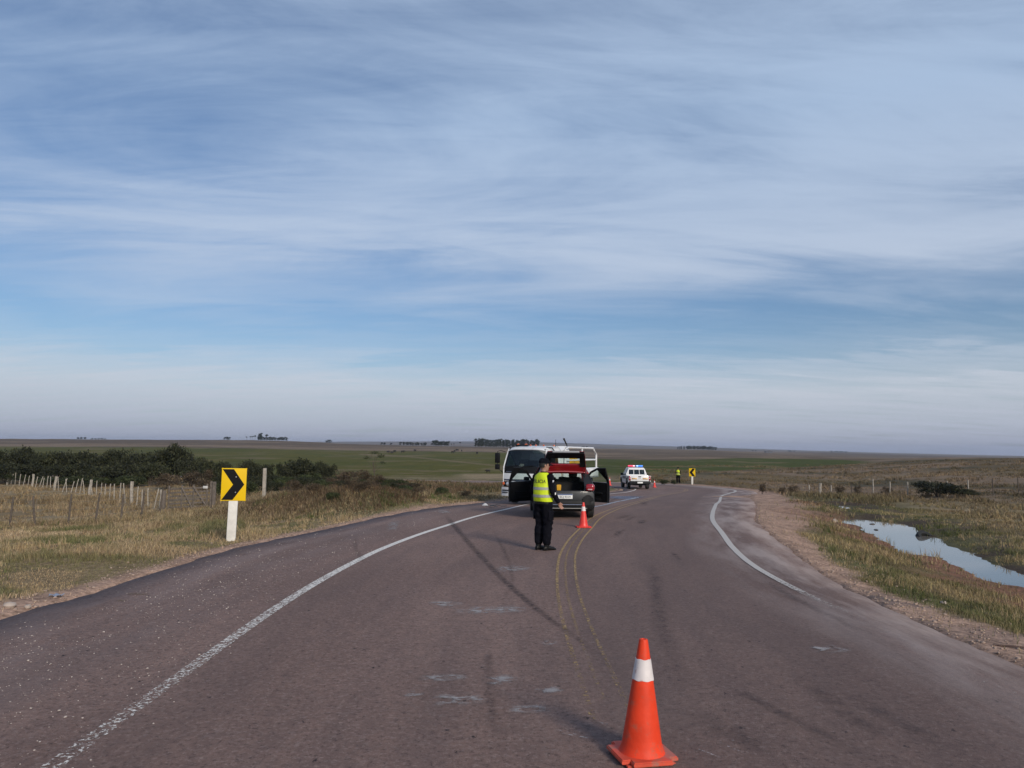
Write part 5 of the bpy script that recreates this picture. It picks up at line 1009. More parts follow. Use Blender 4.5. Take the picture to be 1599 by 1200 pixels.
bm = B(); quadbar(bm, (-.64, -.60), (.64, .60), 0.0, .37, -.02, -.003, 3); quadbar(bm, (-.56, -.51), (.56, .51), .74, .99, -.02, -.003, 3)
for s in (-1, 1): quadbar(bm, (s*.45, s*.42), (s*.60, s*.56), .37, .74, -.02, -.003)
obj('outer_skin', bm, M_REDC, tgate)
bm = B(); quadbar(bm, (-.45, -.42), (.45, .42), .36, .75, -.002, .004); obj('rear_window', bm, G_CLEAR, tgate)
bm = B(); quadbar(bm, (-.38, -.37), (.38, .37), .985, 1.02, -.01, .045, 1); obj('lower_edge_trim', bm, mat('pale_grey_trim', (.30, .30, .30), .5), tgate)
bm = B(); grid(bm, lambda u, v: ((2*v-1)*.63, hy+.06-u*.20, hz-.005+.03*u+.03*(1-(2*v-1)**2)), 4, 10, .03); sp_ = obj('spoiler', bm, M_REDC, tgate)
bm = B(); quadbar(bm, (-.63, -.595), (.63, .595), .02, .30, .0, .05, 3); quadbar(bm, (-.46, -.45), (.46, .45), .30, .365, .0, .045, 1); obj('red_inner_panel', bm, M_REDC, tgate)
for s in (-1, 1): bm = B(); a, b = tg(.45, .05); tube(bm, [(s*.60, .30, 1.10), (s*.60, a, b)], .011, 6); obj('gas_strut', bm, M_CHROME, tgate)
# front doors swung out on their hinges
def front_door(s, ang):
    d = empty('front_door'); d.parent = car; d.location = (s*.862, 2.755, 0); d.rotation_euler = (0, 0, s*ang)
    f = lambda y, z: (hw(y+2.755, z)-.862)
    bm = B(); side_panel(bm, [(-1.02, .34), (-1.03, .95), (0, .98), (0, .34)], f, s, .03); obj('door_skin', bm, M_GREYC, d)
    bm = B(); side_panel(bm, [(-1.0, .36), (-1.0, .94), (-.02, .97), (-.02, .36)], lambda y, z: f(y, z)-.035, s, .05); bx(bm, (s*-.085, -.55, .62), (.05, .5, .07), .02); bx(bm, (s*-.085, -.45, .42), (.05, .55, .12), .02); obj('door_trim', bm, M_TRIM, d)
    bm = B(); side_panel(bm, [(-1.03, .955), (-1.02, 1.0), (-1.06, 1.41), (-.70, 1.405), (-.40, 1.30), (.05, .99), (-.03, .985), (-.42, 1.245), (-.72, 1.35), (-.985, 1.36), (-.955, .97)], f, s, .04); obj('window_frame', bm, M_BLACK, d)
    bm = B(); side_panel(bm, [(-.957, .97), (-.985, 1.36), (-.72, 1.352), (-.42, 1.247), (-.03, .987)], lambda y, z: f(y, z)-.015, s, .005); obj('window', bm, G_CLEAR, d)
    bm = B(); bx(bm, (s*.10, -.10, 1.02), (.20, .10, .14), .04); obj('door_mirror', bm, M_BLACK, d)
    bm = B(); bx(bm, (s*.015, -.90, .83), (.03, .16, .03), .01); obj('door_handle', bm, M_GREYC, d)
    bm = B(); bx(bm, (s*-.09, -.14, .80), (.02, .07, .025), .008); obj('inner_handle', bm, M_CHROME, d)
front_door(1, R(40)); front_door(-1, R(44))
# yellow canister on the boot sill
bm = B(); loft(bm, [[(x*k, y*k, z) for x, y in ((-.055, -.04), (.055, -.04), (.06, 0), (.055, .04), (-.055, .04), (-.06, 0))] for z, k in ((0, .8), (.02, .95), (.17, 1.1), (.19, 1.05), (.20, .6))]); o = obj('yellow_canister', bm, M_YEL); tag(o, 'small yellow canister standing on the sill of the open boot', 'canister')
o.location = (cx0-.16, cy0+.20, rz(cx0, cy0+.2)+.752)
# ------------------------------------------------------------------ white recovery truck facing the camera
TA = R(180-27); tp = at(815, 786, 28.4); TL = empty('recovery_truck', (tp.x, tp.y, rz(tp.x, tp.y)), TA); tag(TL, 'white recovery truck with tubular rear rails standing nose to nose with the car', 'truck')
W2 = .90
def thw(y, z):
    w = W2 - max(0, z-1.36)*.13
    if y > -.35: w -= ((y+.35)/.35)**2*.10
    return w
def tfront(z): return float(np.interp(z, [.3, .63, .95, 1.36, 2.03, 2.12], [-.02, 0, -.02, -.07, -.34, -.44]))
def front_sheet(bm, z0, z1, x0, x1, out=0.0, th=.03, nz=4, nx=12):
    def f(u, v):
        z = z0+(z1-z0)*u; x = (x0+(x1-x0)*v)*(thw(-.12, z)-.02)
        return (x, tfront(z)-.13*abs(x/W2)**2.5+out, z)
    grid(bm, f, nz, nx, th)
cab = empty('cab'); cab.parent = TL
for s in (-1, 1):
    bm = B(); side_panel(bm, [(-.10, .66), (-.12, 1.0), (-.16, 1.36), (-1.55, 1.36), (-1.55, .70)]+arc(-.95, .40, .50, 36, 144)+[(-.45, .62)], thw, s, .04)
    side_panel(bm, [(-.16, 1.36), (-.44, 2.02), (-.46, 2.06), (-1.55, 2.06), (-1.55, 1.36), (-1.28, 1.36), (-1.28, 1.97), (-.52, 1.97), (-.27, 1.36)], thw, s, .05); obj('cab_side', bm, M_WHITEV, cab)
    bm = B(); side_panel(bm, [(-.28, 1.37), (-.525, 1.96), (-1.27, 1.96), (-1.27, 1.37)], lambda y, z: thw(y, z)-.02, s, .006); obj('side_window', bm, G_DARK, cab)
    bm = B(); side_panel(bm, [(-.22, 1.36), (-.47, 1.985), (-1.30, 1.985), (-1.30, 1.36), (-1.265, 1.375), (-1.265, 1.955), (-.535, 1.955), (-.30, 1.375)], lambda y, z: thw(y, z)+.006, s, .012); obj('window_seal', bm, M_BLACK, cab)
    bm = B(); bx(bm, (s*.915, -1.18, 1.24), (.03, .16, .04), .01); obj('door_handle', bm, M_BLACK, cab)
    bm = B(); bx(bm, (s*.80, -.55, .48), (.22, .35, .06), .02); obj('step', bm, M_BLACK, cab)
    bm = B(); grid(bm, lambda u, v: (s*(.46+.36*u), .0-.13*((.46+.36*u)/W2)**2.5+.012, .66+.20*v-.05*u*v), 5, 4, .04); hl = obj('headlamp', bm, M_BLACK, cab)
    bm = B(); ball(bm, (s*.60, .0, .755), .075, (1, .35, 1)); obj('lamp_reflector', bm, M_LAMP, hl); bm = B(); ball(bm, (s*.80, -.055, .765), .05, (1, .4, 1.2)); obj('indicator', bm, M_AMBER, hl)
    bm = B(); tube(bm, [(s*.86, -.32, 1.93), (s*1.02, -.22, 1.98), (s*1.13, -.20, 1.95), (s*1.14, -.20, 1.30), (s*1.0, -.24, 1.22), (s*.88, -.22, 1.15)], .014, 6); ma = obj('mirror_arm', bm, M_BLACK, cab)
    bm = B(); bx(bm, (s*1.14, -.20, 1.70), (.20, .09, .38), .03); bx(bm, (s*1.14, -.20, 1.37), (.19, .09, .20), .03); obj('mirror', bm, M_BLACK, ma)
bm = B(); front_sheet(bm, 1.14, 1.385, -1, 1, .0, .04); obj('black_front_panel', bm, M_BLACK, cab)
bm = B(); front_sheet(bm, .93, 1.145, -1, 1, .008, .05); front_sheet(bm, .60, .94, -.32, .32, -.02, .03); obj('front_panel', bm, M_WHITEV, cab)
bm = B(); front_sheet(bm, .80, .935, -.98, .98, -.012, .03); obj('grille', bm, M_BLACK, cab)
for i, z in enumerate((.835, .885)):
    bm = B(); tube(bm, [(x, tfront(z)-.13*abs(x/W2)**2.5+.005, z+.03*abs(x)) for x in np.linspace(-.78, .78, 13)], .014, 6); obj('grille_bar', bm, M_CHROME if i else M_WHITEV, cab)
bm = B(); tube(bm, [(x, tfront(1.2)-.13*abs(x/W2)**2.5+.006, 1.20) for x in np.linspace(.35, .72, 5)], .012, 6); obj('front_badge', bm, M_CHROME, cab)
bm = B(); grid(bm, lambda u, v: ((2*v-1)*.90, .05-.15*abs(2*v-1)**3.0, .31+.32*u), 4, 14, .06); bp_ = obj('front_bumper', bm, M_WHITEV, cab)
for z, hgt, cells in ((.515, .05, (.055, .06, .05, .06, .055, .05, .06, .05)), (.435, .04, (.045, .05, .045, .05, .045, .045))):   # two lines too worn to read
    bm = B(); x = .86
    for w_ in cells: bx(bm, (x-w_/2, .060-.15*abs((x-w_/2)/.90)**3.0, z), (w_*.72, .012, hgt), .004); x -= w_
    obj('worn_lettering', bm, M_INK, bp_, smooth=0)
bm = B(); front_sheet(bm, 1.40, 2.01, -.955, .955, .004, .006, 6, 14); obj('windscreen', bm, glass_mat('truck_windscreen', (.62, .68, .68)), cab)
bm = B()
for a, b in ((1.375, 1.405), (2.005, 2.045)): front_sheet(bm, a, b, -1, 1, .006, .03, 1)
for a, b in ((-1, -.955), (.955, 1)): front_sheet(bm, 1.375, 2.045, a, b, .006, .03, 6, 1)
obj('windscreen_seal', bm, M_BLACK, cab)
for s in (-1, 1): bm = B(); front_sheet(bm, 1.33, 2.10, s*.97, s*1.09, -.012, .05, 6, 3); obj('windscreen_pillar', bm, M_WHITEV if s < 0 else M_BLACK, cab)
for x0, x1 in ((.1, -.42), (.72, .2)): bm = B(); tube(bm, [(x0, tfront(1.38)+.02, 1.385), ((x0+x1)/2, tfront(1.42)+.03, 1.42), (x1, tfront(1.44)+.018, 1.44)], .010, 5); obj('wiper', bm, M_BLACK, cab)
bm = B(); grid(bm, lambda u, v: ((2*v-1)*(W2-.10), np.interp(u, [0, .08, .16, .5, 1], [-.30, -.36, -.48, -1.0, -1.56])-.10*abs(2*v-1)**2.5*(u < .3), np.interp(u, [0, .08, .16, .5, 1], [2.03, 2.09, 2.13, 2.165, 2.15])-.07*abs(2*v-1)**5), 14, 14, .035); rf = obj('roof', bm, M_WHITEV, cab)
bm = B(); bx(bm, (0, -1.55, 1.1), (1.74, .04, .95)); bx(bm, (0, -1.55, 1.98), (1.55, .04, .25)); bx(bm, (.62, -1.55, 1.7), (.4, .04, .5)); bx(bm, (-.72, -1.55, 1.7), (.2, .04, .5)); obj('cab_rear_wall', bm, M_WHITEV, cab)
bm = B(); bx(bm, (0, -.85, .72), (1.70, 1.35, .06)); bx(bm, (0, -.26, 1.24), (1.6, .26, .18), .05); bx(bm, (-.15, -1.18, 1.25), (1.1, .14, .72), .06, Matrix.Rotation(R(10), 3, 'X')); bx(bm, (.5, -1.18, 1.25), (.45, .14, .78), .06, Matrix.Rotation(R(10), 3, 'X')); bx(bm, (0, -.9, .93), (1.5, .5, .16), .05); obj('cab_interior', bm, M_TRIM, cab)
bm = B(); Mx = Matrix.Translation((-.42, -.44, 1.33)) @ Matrix.Rotation(R(-50), 4, 'X'); lathe(bm, [(.20+.017*math.cos(a), .017*math.sin(a)) for a in [6.2832*k/8 for k in range(9)]], 24, Mx); obj('steering_wheel', bm, M_TRIM, cab)
bm = B(); bx(bm, (-.52, -.36, 1.93), (.5, .02, .13), .01); obj('sun_visor', bm, mat('visor_grey', (.22, .22, .21), .8), cab)
# roof lights: five marker lamps and a low beacon bar
bm = B(); bx(bm, (.32, -.62, 2.185), (.52, .16, .07), .03); bb = obj('beacon_bar', bm, M_BLACK, rf)
for x in (.47, .14): bm = B(); ball(bm, (x, -.60, 2.20), .075, (1, .8, .62)); obj('beacon_lens', bm, M_AMBER, bb)
for x, y in ((-.08, -.52), (-.30, -.53), (-.60, -.56), (-.74, -1.2)): bm = B(); ball(bm, (x, y, 2.185), .04, (1, 1, .85)); obj('marker_lamp', bm, M_AMBER, rf)
bm = B(); tube(bm, [(-.70, -.60, 2.12), (-.86, -.75, 2.10), (-.90, -1.0, 1.9)], .022, 6); obj('air_intake', bm, M_BLACK, rf)
# white soft toy on the dashboard
bm = B(); ball(bm, (0, 0, .06), .065); ball(bm, (.07, 0, .075), .05); ball(bm, (-.05, .01, .12), .045); ball(bm, (.03, 0, .125), .045); toy = obj('soft_toy', bm, mat('cream_plush', (.62, .54, .44), .95, bump=.6, bscale=60)); tag(toy, 'cream fluffy toy on the dashboard of the white truck', 'toy'); toy.matrix_world = Matrix.Translation(TL.location) @ Matrix.Rotation(TA, 4, 'Z') @ Matrix.Translation((.14, -.24, 1.335))
# chassis, wheels
bm = B()
for x in (-.36, .36): bx(bm, (x, -2.9, .62), (.08, 5.2, .16), .01)
for y in (-.95, -3.75): tube(bm, [(-.75, y, .40), (.75, y, .40)], .06, 8); bx(bm, (0, y, .42), (.24, .24, .24), .05)
bx(bm, (.62, -2.3, .52), (.4, .8, .34), .05); bx(bm, (0, -.5, .5), (1.2, .7, .3), .05); obj('chassis', bm, M_BLACK, TL)
for s in (-1, 1):
    wheel(TL, s*.76, -.95, .385, .21, M_STEELW, s)
    for x in (.80, .56): wheel(TL, s*x, -3.75, .385, .20, M_STEELW, s)
    bm = B(); side_panel(bm, arc(-3.75, .40, .50, 0, 180)+arc(-3.75, .40, .46, 180, 0), lambda y, z: .93, s, .3); obj('rear_mudguard', bm, M_BLACK, TL)
# deck with side lockers
bm = B(); bx(bm, (0, -3.55, .93), (1.9, 3.7, .08), .01); obj('deck', bm, mat('deck_steel', (.30, .30, .30), .6, metal=.3, var=.2), TL)
for s in (-1, 1):
    bm = B(); bx(bm, (s*.90, -3.55, 1.10), (.10, 3.7, .40), .02); sb = obj('side_board', bm, M_WHITEV, TL)
    for y in (-2.4, -3.2, -4.0, -4.8): bm = B(); bx(bm, (s*.957, y, 1.10), (.012, .70, .30), .004); obj('locker_door', bm, M_WHITEV, sb)
    # tubular rail: post, sloped bend, top bar running forward
    bm = B(); tube(bm, [(s*.88, -5.3, 1.25), (s*.88, -5.3, 1.85), (s*.88, -4.95, 2.10), (s*.88, -2.2, 2.12), (s*.88, -1.95, 2.02), (s*.88, -1.95, 1.25)], .042, 8); rl = obj('tube_rail', bm, M_WHITEV, TL)
    bm = B(); tube(bm, [(s*.88, -5.3, 1.62), (s*.88, -1.95, 1.62)], .032, 8); obj('rail_bar', bm, M_WHITEV, rl)
    bm = B(); tube(bm, [(s*.88, -3.7, 1.25), (s*.88, -3.7, 2.10)], .035, 8); obj('rail_post', bm, M_WHITEV, rl)
bm = B(); tube(bm, [(-.88, -4.95, 2.10), (.88, -4.95, 2.10)], .038, 8); tube(bm, [(-.88, -2.3, 2.12), (.88, -2.3, 2.12)], .038, 8); tube(bm, [(-.88, -5.3, 1.62), (.88, -5.3, 1.62)], .032, 8); obj('rail_cross_bar', bm, M_WHITEV, TL)
bm = B(); loft(bm, [[(-.80, y, 1.25), (.80, y, 1.25), (.80, y, 2.02), (.68, y, 2.17), (-.68, y, 2.17), (-.80, y, 2.02)] for y in (-1.72, -1.78, -2.42, -2.55)]); obj('equipment_box', bm, M_WHITEV, TL)
bm = B(); prism(bm, [(-4.6, .97), (-4.6, 1.55), (-4.25, 1.72), (-3.55, 1.72), (-3.55, .97)], -.42, .30, 'x', .03); obj('winch_housing', bm, M_YEL, TL)
bm = B(); tube(bm, [(.1, -4.3, 1.7), (.02, -4.2, 2.15), (.0, -4.2, 2.24)], .02, 8); tube(bm, [(.0, -4.2, 2.22), (.13, -4.15, 2.50)], [.025, .04], 8); obj('crane_hook', bm, M_BLACK, TL)
bm = B(); tube(bm, [(-.62, -1.6, 2.1), (-.62, -1.62, 2.42)], .008, 5); obj('aerial', bm, M_BLACK, TL)
# ------------------------------------------------------------------ white police pickup beyond the car, roof lights on
pp = road_pt(999, 764.5); pp = Vector((pp.x, pp.y, pp.z)); PK = empty('police_pickup', pp, R(0)); tag(PK, 'white police pickup seen from behind with red and blue roof lights', 'pickup')
PK.scale = (1.09, 1.09, 1.09)
h2 = pp+Matrix.Rotation(R(0), 3, 'Z') @ Vector((0, 4.2, 0)); PK.rotation_euler = (math.atan2(rz(h2.x, h2.y)-pp.z, 4.2)*.9, 0, R(0))
def phw(y, z):
    w = .90 - max(0, z-1.08)*.36
    if z < .62: w -= (.62-z)*.10
    if y > 4.5: w -= ((y-4.5)/.7)**2*.14
    return w
LIV = mat('livery_blue', (.025, .035, .075), .4)
for s in (-1, 1):
    bm = B(); side_panel(bm, [(.02, .60), (.02, 1.10), (1.52, 1.10), (1.52, .50), (1.42, .50)]+arc(.98, .42, .46, 10, 170)+[(.30, .55)], phw, s, .05); obj('bed_side', bm, M_WHITEV, PK)
    bm = B(); side_panel(bm, [(1.54, .44), (1.54, 1.10), (3.62, 1.10), (3.62, .44)], phw, s, .05); side_panel(bm, [(3.63, .50), (3.63, 1.10), (4.4, 1.06), (5.1, .95), (5.14, .55)]+arc(4.25, .42, .46, 10, 170), phw, s, .05); obj('door_side', bm, M_WHITEV, PK)
    bm = B(); side_panel(bm, [(1.54, 1.10), (1.66, 1.62), (1.80, 1.72), (2.9, 1.74), (3.62, 1.10), (3.50, 1.10), (2.86, 1.66), (2.44, 1.67), (2.44, 1.10), (2.36, 1.10), (2.36, 1.67), (1.82, 1.65), (1.74, 1.58), (1.70, 1.10)], phw, s, .05); obj('cab_frame', bm, M_WHITEV, PK)
    for P_ in ([(1.72, 1.11), (1.76, 1.57), (1.83, 1.64), (2.35, 1.66), (2.35, 1.11)], [(2.45, 1.11), (2.45, 1.66), (2.85, 1.65), (3.48, 1.11)]): bm = B(); side_panel(bm, P_, lambda y, z: phw(y, z)-.02, s, .006); obj('side_window', bm, G_DARK, PK)
    bm = B(); side_panel(bm, [(1.58, .80), (1.58, 1.02), (3.55, 1.02), (3.55, .80)], lambda y, z: phw(y, z)+.004, s, .006); obj('livery_stripe', bm, LIV, PK)
    bm = B(); side_panel(bm, arc(.98, .42, .50, 0, 180)+arc(.98, .42, .44, 180, 0), lambda y, z: phw(y, z)+.025, s, .10); side_panel(bm, arc(4.25, .42, .50, 0, 180)+arc(4.25, .42, .44, 180, 0), lambda y, z: phw(y, z)+.025, s, .10); side_panel(bm, [(1.5, .38), (1.5, .47), (3.75, .47), (3.75, .38)], phw, s, .14); obj('arch_and_step', bm, M_BLACK, PK)
    for y in (.98, 4.25): wheel(PK, s*.77, y, .375, .25, side=s)
    bm = B(); bx(bm, (s*.81, .0, .90), (.16, .12, .36), .03); tl = obj('tail_lamp', bm, M_TAIL, PK); bm = B(); bx(bm, (s*.80, -.055, .90), (.11, .03, .10), .01); obj('indicator_lens', bm, M_TAILW, tl)
    bm = B(); bx(bm, (s*.98, 3.35, 1.18), (.22, .12, .20), .04); obj('door_mirror', bm, M_BLACK, PK); bm = B(); bx(bm, (s*.66, 5.08, .86), (.40, .16, .18), .04); obj('headlamp', bm, M_LAMP, PK)
    bm = B(); bx(bm, (s*.45, -.035, .86), (.42, .012, .12), .004); obj('reflective_strip', bm, mat('gold_reflector', (.50, .30, .12), .3, metal=.3), PK)
bm = B(); bx(bm, (0, .0, .87), (1.52, .07, .50), .025); tgx = obj('tailgate', bm, M_WHITEV, PK); bm = B(); bx(bm, (0, -.04, 1.03), (.24, .03, .06), .01); obj('tailgate_handle', bm, M_BLACK, tgx)
bm = B(); bx(bm, (0, -.04, .93), (.20, .01, .07), .004); obj('tailgate_badge', bm, M_STEEL, tgx)
bm = B(); bx(bm, (0, -.10, .52), (1.72, .22, .22), .05); bx(bm, (0, -.02, .64), (1.70, .14, .06), .02); obj('rear_bumper', bm, M_BLACK, PK); bm = B(); bx(bm, (0, -.218, .55), (.44, .008, .13), .003); obj('number_plate', bm, M_PLATE, PK)
bm = B(); bx(bm, (0, .78, .62), (1.6, 1.5, .05)); bx(bm, (0, 1.53, .82), (1.66, .05, .55)); bx(bm, (0, 2.6, .52), (1.6, 2.1, .06)); bx(bm, (0, 2.6, .40), (.9, 4.9, .16)); bx(bm, (0, 4.3, .7), (1.5, 1.4, .5), .05)
for y in (.98, 4.25): tube(bm, [(-.7, y, .38), (.7, y, .38)], .06, 8)
for x in (-.36, .36): bx(bm, (x, 2.65, 1.05), (.46, .14, .66), .05); bx(bm, (x, 2.62, 1.45), (.25, .08, .18), .03)
bx(bm, (0, 1.85, 1.0), (1.3, .14, .6), .05); bx(bm, (0, 3.4, .98), (1.5, .3, .3), .05); obj('chassis_and_cabin', bm, M_TRIM, PK)
bm = B(); grid(bm, lambda u, v: ((2*v-1)*(.665-.01*u), 1.68+u*1.26, np.interp(u, [0, .1, .5, 1], [1.655, 1.72, 1.76, 1.735])+.02*(1-(2*v-1)**2)), 8, 8, .03); obj('roof', bm, M_WHITEV, PK)
bm = B(); grid(bm, lambda u, v: ((2*v-1)*(.655+.10*u), 2.93+.70*u+.06*(1-(2*v-1)**2), 1.735-.63*u), 5, 8, .006); obj('windscreen', bm, G_DARK, PK)
bm = B(); grid(bm, lambda u, v: ((2*v-1)*(.87-.10*u), 3.6+1.52*u, 1.10-.12*u**1.5+.03*(1-(2*v-1)**2)), 8, 8, .025); bx(bm, (0, 5.16, .70), (1.66, .14, .52), .05); obj('bonnet', bm, M_WHITEV, PK)
# rear cab wall with its window in three panes
rw_ = lambda x, z, o=0: (x, 1.545+(z-1.10)*.22+o, z)
bm = B()
for x0, x1, z0, z1 in ((-.85, .85, 1.02, 1.17), (-.70, .70, 1.57, 1.70), (-.78, -.68, 1.17, 1.57), (.68, .78, 1.17, 1.57), (-.255, -.215, 1.17, 1.57), (.215, .255, 1.17, 1.57)): grid(bm, lambda u, v: rw_((x0+(x1-x0)*u)*(1-(z0+(z1-z0)*v-1.1)*.14), z0+(z1-z0)*v), 1, 1, .04)
obj('cab_rear_wall', bm, M_WHITEV, PK)
for x0, x1 in ((-.68, -.255), (-.215, .215), (.255, .68)): bm = B(); grid(bm, lambda u, v: rw_((x0+(x1-x0)*u)*(1-(.07+.4*v)*.14), 1.17+.40*v, .02), 1, 1, .006); obj('rear_pane', bm, G_DARK, PK)
bm = B(); bx(bm, (0, 2.2, 1.81), (1.10, .22, .05), .02); lb = obj('light_bar', bm, M_BLACK, PK)
for s, c_, e_ in ((-1, (.75, .04, .10), (1.0, .10, .20)), (1, (.04, .16, .75), (.06, .32, 1.0))):
    bm = B(); bx(bm, (s*.33, 2.2, 1.885), (.58, .26, .11), .04, seg=3); obj('light_lens', bm, mat('lit_lens', c_, .25, emit=e_, estr=.75), lb)
    bm = B(); bx(bm, (s*.14, 2.065, 1.885), (.16, .012, .05), .004); obj('flash_lamp', bm, mat('lit_flash', (.8, .8, .9), .3, emit=(1, .75, .8) if s < 0 else (.45, .85, 1.0), estr=1.3), lb)
bm = B(); tube(bm, [(-.45, 1.72, 1.70), (-.45, 1.66, 2.1)], .006, 5); obj('aerial', bm, M_BLACK, PK)
# ------------------------------------------------------------------ people: one continuous body each, clothes as children
M_SKIN = mat('skin', (.33, .175, .125), .55, var=.08, vscale=14); M_NAVY = mat('black_uniform', (.0055, .0055, .009), .9, var=.35, vscale=9, bump=.6, bscale=14, spec=.08); M_BOOT = mat('boot_leather', (.007, .007, .007), .5, var=.2, spec=.25); M_VEST = mat('fluorescent_yellow', (.62, .75, .012), .6, var=.10, vscale=8, bump=.5, bscale=10); M_REFL = mat('reflective_tape', (.36, .36, .34), .4, var=.12, vscale=20); M_HAIR = mat('dark_hair', (.012, .010, .009), .6)
def capsule(bm, p0, r0, p1, r1, flat=1.0, n=14):
    p0, p1 = Vector(p0), Vector(p1); d = (p1-p0).normalized(); a = d.cross(Vector((0, 1, 0)) if abs(d.y) < .9 else Vector((1, 0, 0))).normalized(); b = d.cross(a)*flat; rg = []
    for t in (-.98, -.7, -.35): rg.append((p0+d*r0*t, r0*math.sqrt(1-t*t)))
    rg += [(p0, r0), (p1, r1)]
    for t in (.35, .7, .98): rg.append((p1+d*r1*t, r1*math.sqrt(1-t*t)))
    loft(bm, [[c+(a*math.cos(6.2832*k/n)+b*math.sin(6.2832*k/n))*r for k in range(n)] for c, r in rg])
def rings_loft(bm, rows, n=28):   # rows: (z, centre y, half width x, half depth y)
    loft(bm, [[(rx*math.copysign(abs(math.cos(a))**.85, math.cos(a)), cy+ry*math.copysign(abs(math.sin(a))**.9, math.sin(a)), z) for a in [6.2832*k/n for k in range(n)]] for z, cy, rx, ry in rows])
def hand(bm, wrist, down, fwd, side, curl=.55):
    """palm, four unequal bent fingers and a thumb; down = along the forearm, fwd = thumb side, side = out of the palm's back"""
    w = Vector(wrist); dn = Vector(down).normalized(); f = (Vector(fwd)-dn*Vector(fwd).dot(dn)).normalized(); s = dn.cross(f)*-1*side
    for i in range(4):
        o = f*(.030-.020*i); capsule(bm, w+dn*.005+o*.55, .014, w+dn*.085+o, .0125, 1.0, 8)
        L_ = (.070, .078, .072, .056)[i]; k = w+dn*.09+o; q1 = k+(dn*.9-s*.35*curl)*L_*.5; q2 = q1+(dn*.75-s*.9*curl)*L_*.33; q3 = q2+(dn*.5-s*1.2*curl)*L_*.25
        for a, b, r0, r1 in ((k, q1, .0105, .0095), (q1, q2, .0095, .0085), (q2, q3, .0085, .0075)): capsule(bm, a, r0, b, r1, 1, 8)
    t0 = w+dn*.03+f*.022; t1 = t0+dn*.034+f*.024-s*.012; t2 = t1+dn*.03+f*.004-s*.012; capsule(bm, t0, .015, t1, .0125, 1, 8); capsule(bm, t1, .0115, t2, .0095, 1, 8)
def person(name, loc, rz_, label, P, vox):
    r_ = empty(name, loc, rz_); tag(r_, label, 'person'); bm = B(); bel = P.get('belly', 0)
    rings_loft(bm, [(.86, 0, .155, .105), (.93, 0, .178, .125), (1.02, .01, .178+.01*bel, .128+.03*bel), (1.12, .012, .172+.012*bel, .122+.035*bel), (1.24, .005, .182, .125+.02*bel), (1.36, -.005, .195, .122), (1.43, -.01, .185, .105), (1.475, -.012, .13, .085), (1.50, -.01, .075, .065)])
    capsule(bm, (0, -.005, 1.47), .060, (0, .012, 1.56), .056)
    for s, k in ((-1, 'l'), (1, 'r')):
        hip, knee, ank = P['hip'+k], P['knee'+k], P['ank'+k]; mid = Vector(hip).lerp(Vector(knee), .45)
        capsule(bm, hip, .112, mid, .108); capsule(bm, mid, .108, knee, .090); cf_ = Vector(knee).lerp(Vector(ank), .3)+Vector((0, -.02, 0)); capsule(bm, knee, .090, cf_, .092); hem = Vector(knee).lerp(Vector(ank), .82); capsule(bm, cf_, .092, hem, .083); capsule(bm, hem, .06, ank, .052)
        a = Vector(ank); t = Vector(P['toe'+k]); capsule(bm, (a.x, a.y-.02, .055), .042, (a.x+(t.x-a.x)*.9, a.y+(t.y-a.y)*.9, .036), .034, 1.0)
        sh, el, wr = Vector(P['sh'+k]), Vector(P['el'+k]), Vector(P['wr'+k]); capsule(bm, sh, .074, sh.lerp(el, .5), .068); capsule(bm, sh.lerp(el, .5), .068, el, .058); capsule(bm, el, .057, el.lerp(wr, .35), .055); capsule(bm, el.lerp(wr, .35), .055, wr, .040); capsule(bm, wr-(wr-el).normalized()*.02, .03, wr+(wr-el).normalized()*.02, .026); hand(bm, wr, wr-el, P.get('thumb'+k, (0, 1, 0)), s, P.get('curl', .55))
    # head, turned about the neck
    HM = Matrix.Translation((0, .015, 1.645)) @ Matrix.Rotation(P.get('turn', 0), 4, 'Z') @ Matrix.Rotation(P.get('nod', 0), 4, 'X'); hb = B()
    rings_loft(hb, [(-.115, .045, .030, .028), (-.105, .035, .048, .048), (-.075, .022, .060, .072), (-.03, .008, .068, .088), (.02, .0, .074, .096), (.06, -.004, .074, .094), (.095, -.006, .060, .076), (.118, -.008, .032, .040)], 20)
    capsule(hb, (0, .088, .018), .010, (0, .110, -.022), .014, 1, 8); capsule(hb, (-.022, .082, -.055), .008, (.022, .082, -.055), .008, 1, 8); capsule(hb, (-.024, .080, -.066), .009, (.024, .080, -.066), .009, 1, 8); capsule(hb, (-.04, .084, .034), .008, (.04, .084, .034), .008, 1, 8); ball(hb, (0, .075, -.095), .022)
    for s in (-1, 1): ball(hb, (s*.075, -.008, -.005), .026, (.35, .7, 1.15)); ball(hb, (s*.034, .066, -.025), .022)
    bmesh.ops.transform(hb, matrix=HM, verts=hb.verts[:]); tm = bpy.data.meshes.new('h'); hb.to_mesh(tm); hb.free(); bm.from_mesh(tm)
    me = bpy.data.meshes.new('b'); bm.to_mesh(me); bm.free(); o = bpy.data.objects.new('b', me); COL.objects.link(o)
    md = o.modifiers.new('r', 'REMESH'); md.mode = 'VOXEL'; md.voxel_size = vox; sm = o.modifiers.new('s', 'SMOOTH'); sm.factor = .5; sm.iterations = 3
    bpy.context.view_layer.update(); ev = bpy.data.meshes.new_from_object(o.evaluated_get(bpy.context.evaluated_depsgraph_get())); bpy.data.objects.remove(o)
    ev.materials.clear()
    for m_ in (M_NAVY, M_SKIN): ev.materials.append(m_)
    n = len(ev.vertices); co = np.empty(n*3); ev.vertices.foreach_get('co', co); co = co.reshape(-1, 3)
    skin = co[:, 2] > 1.525
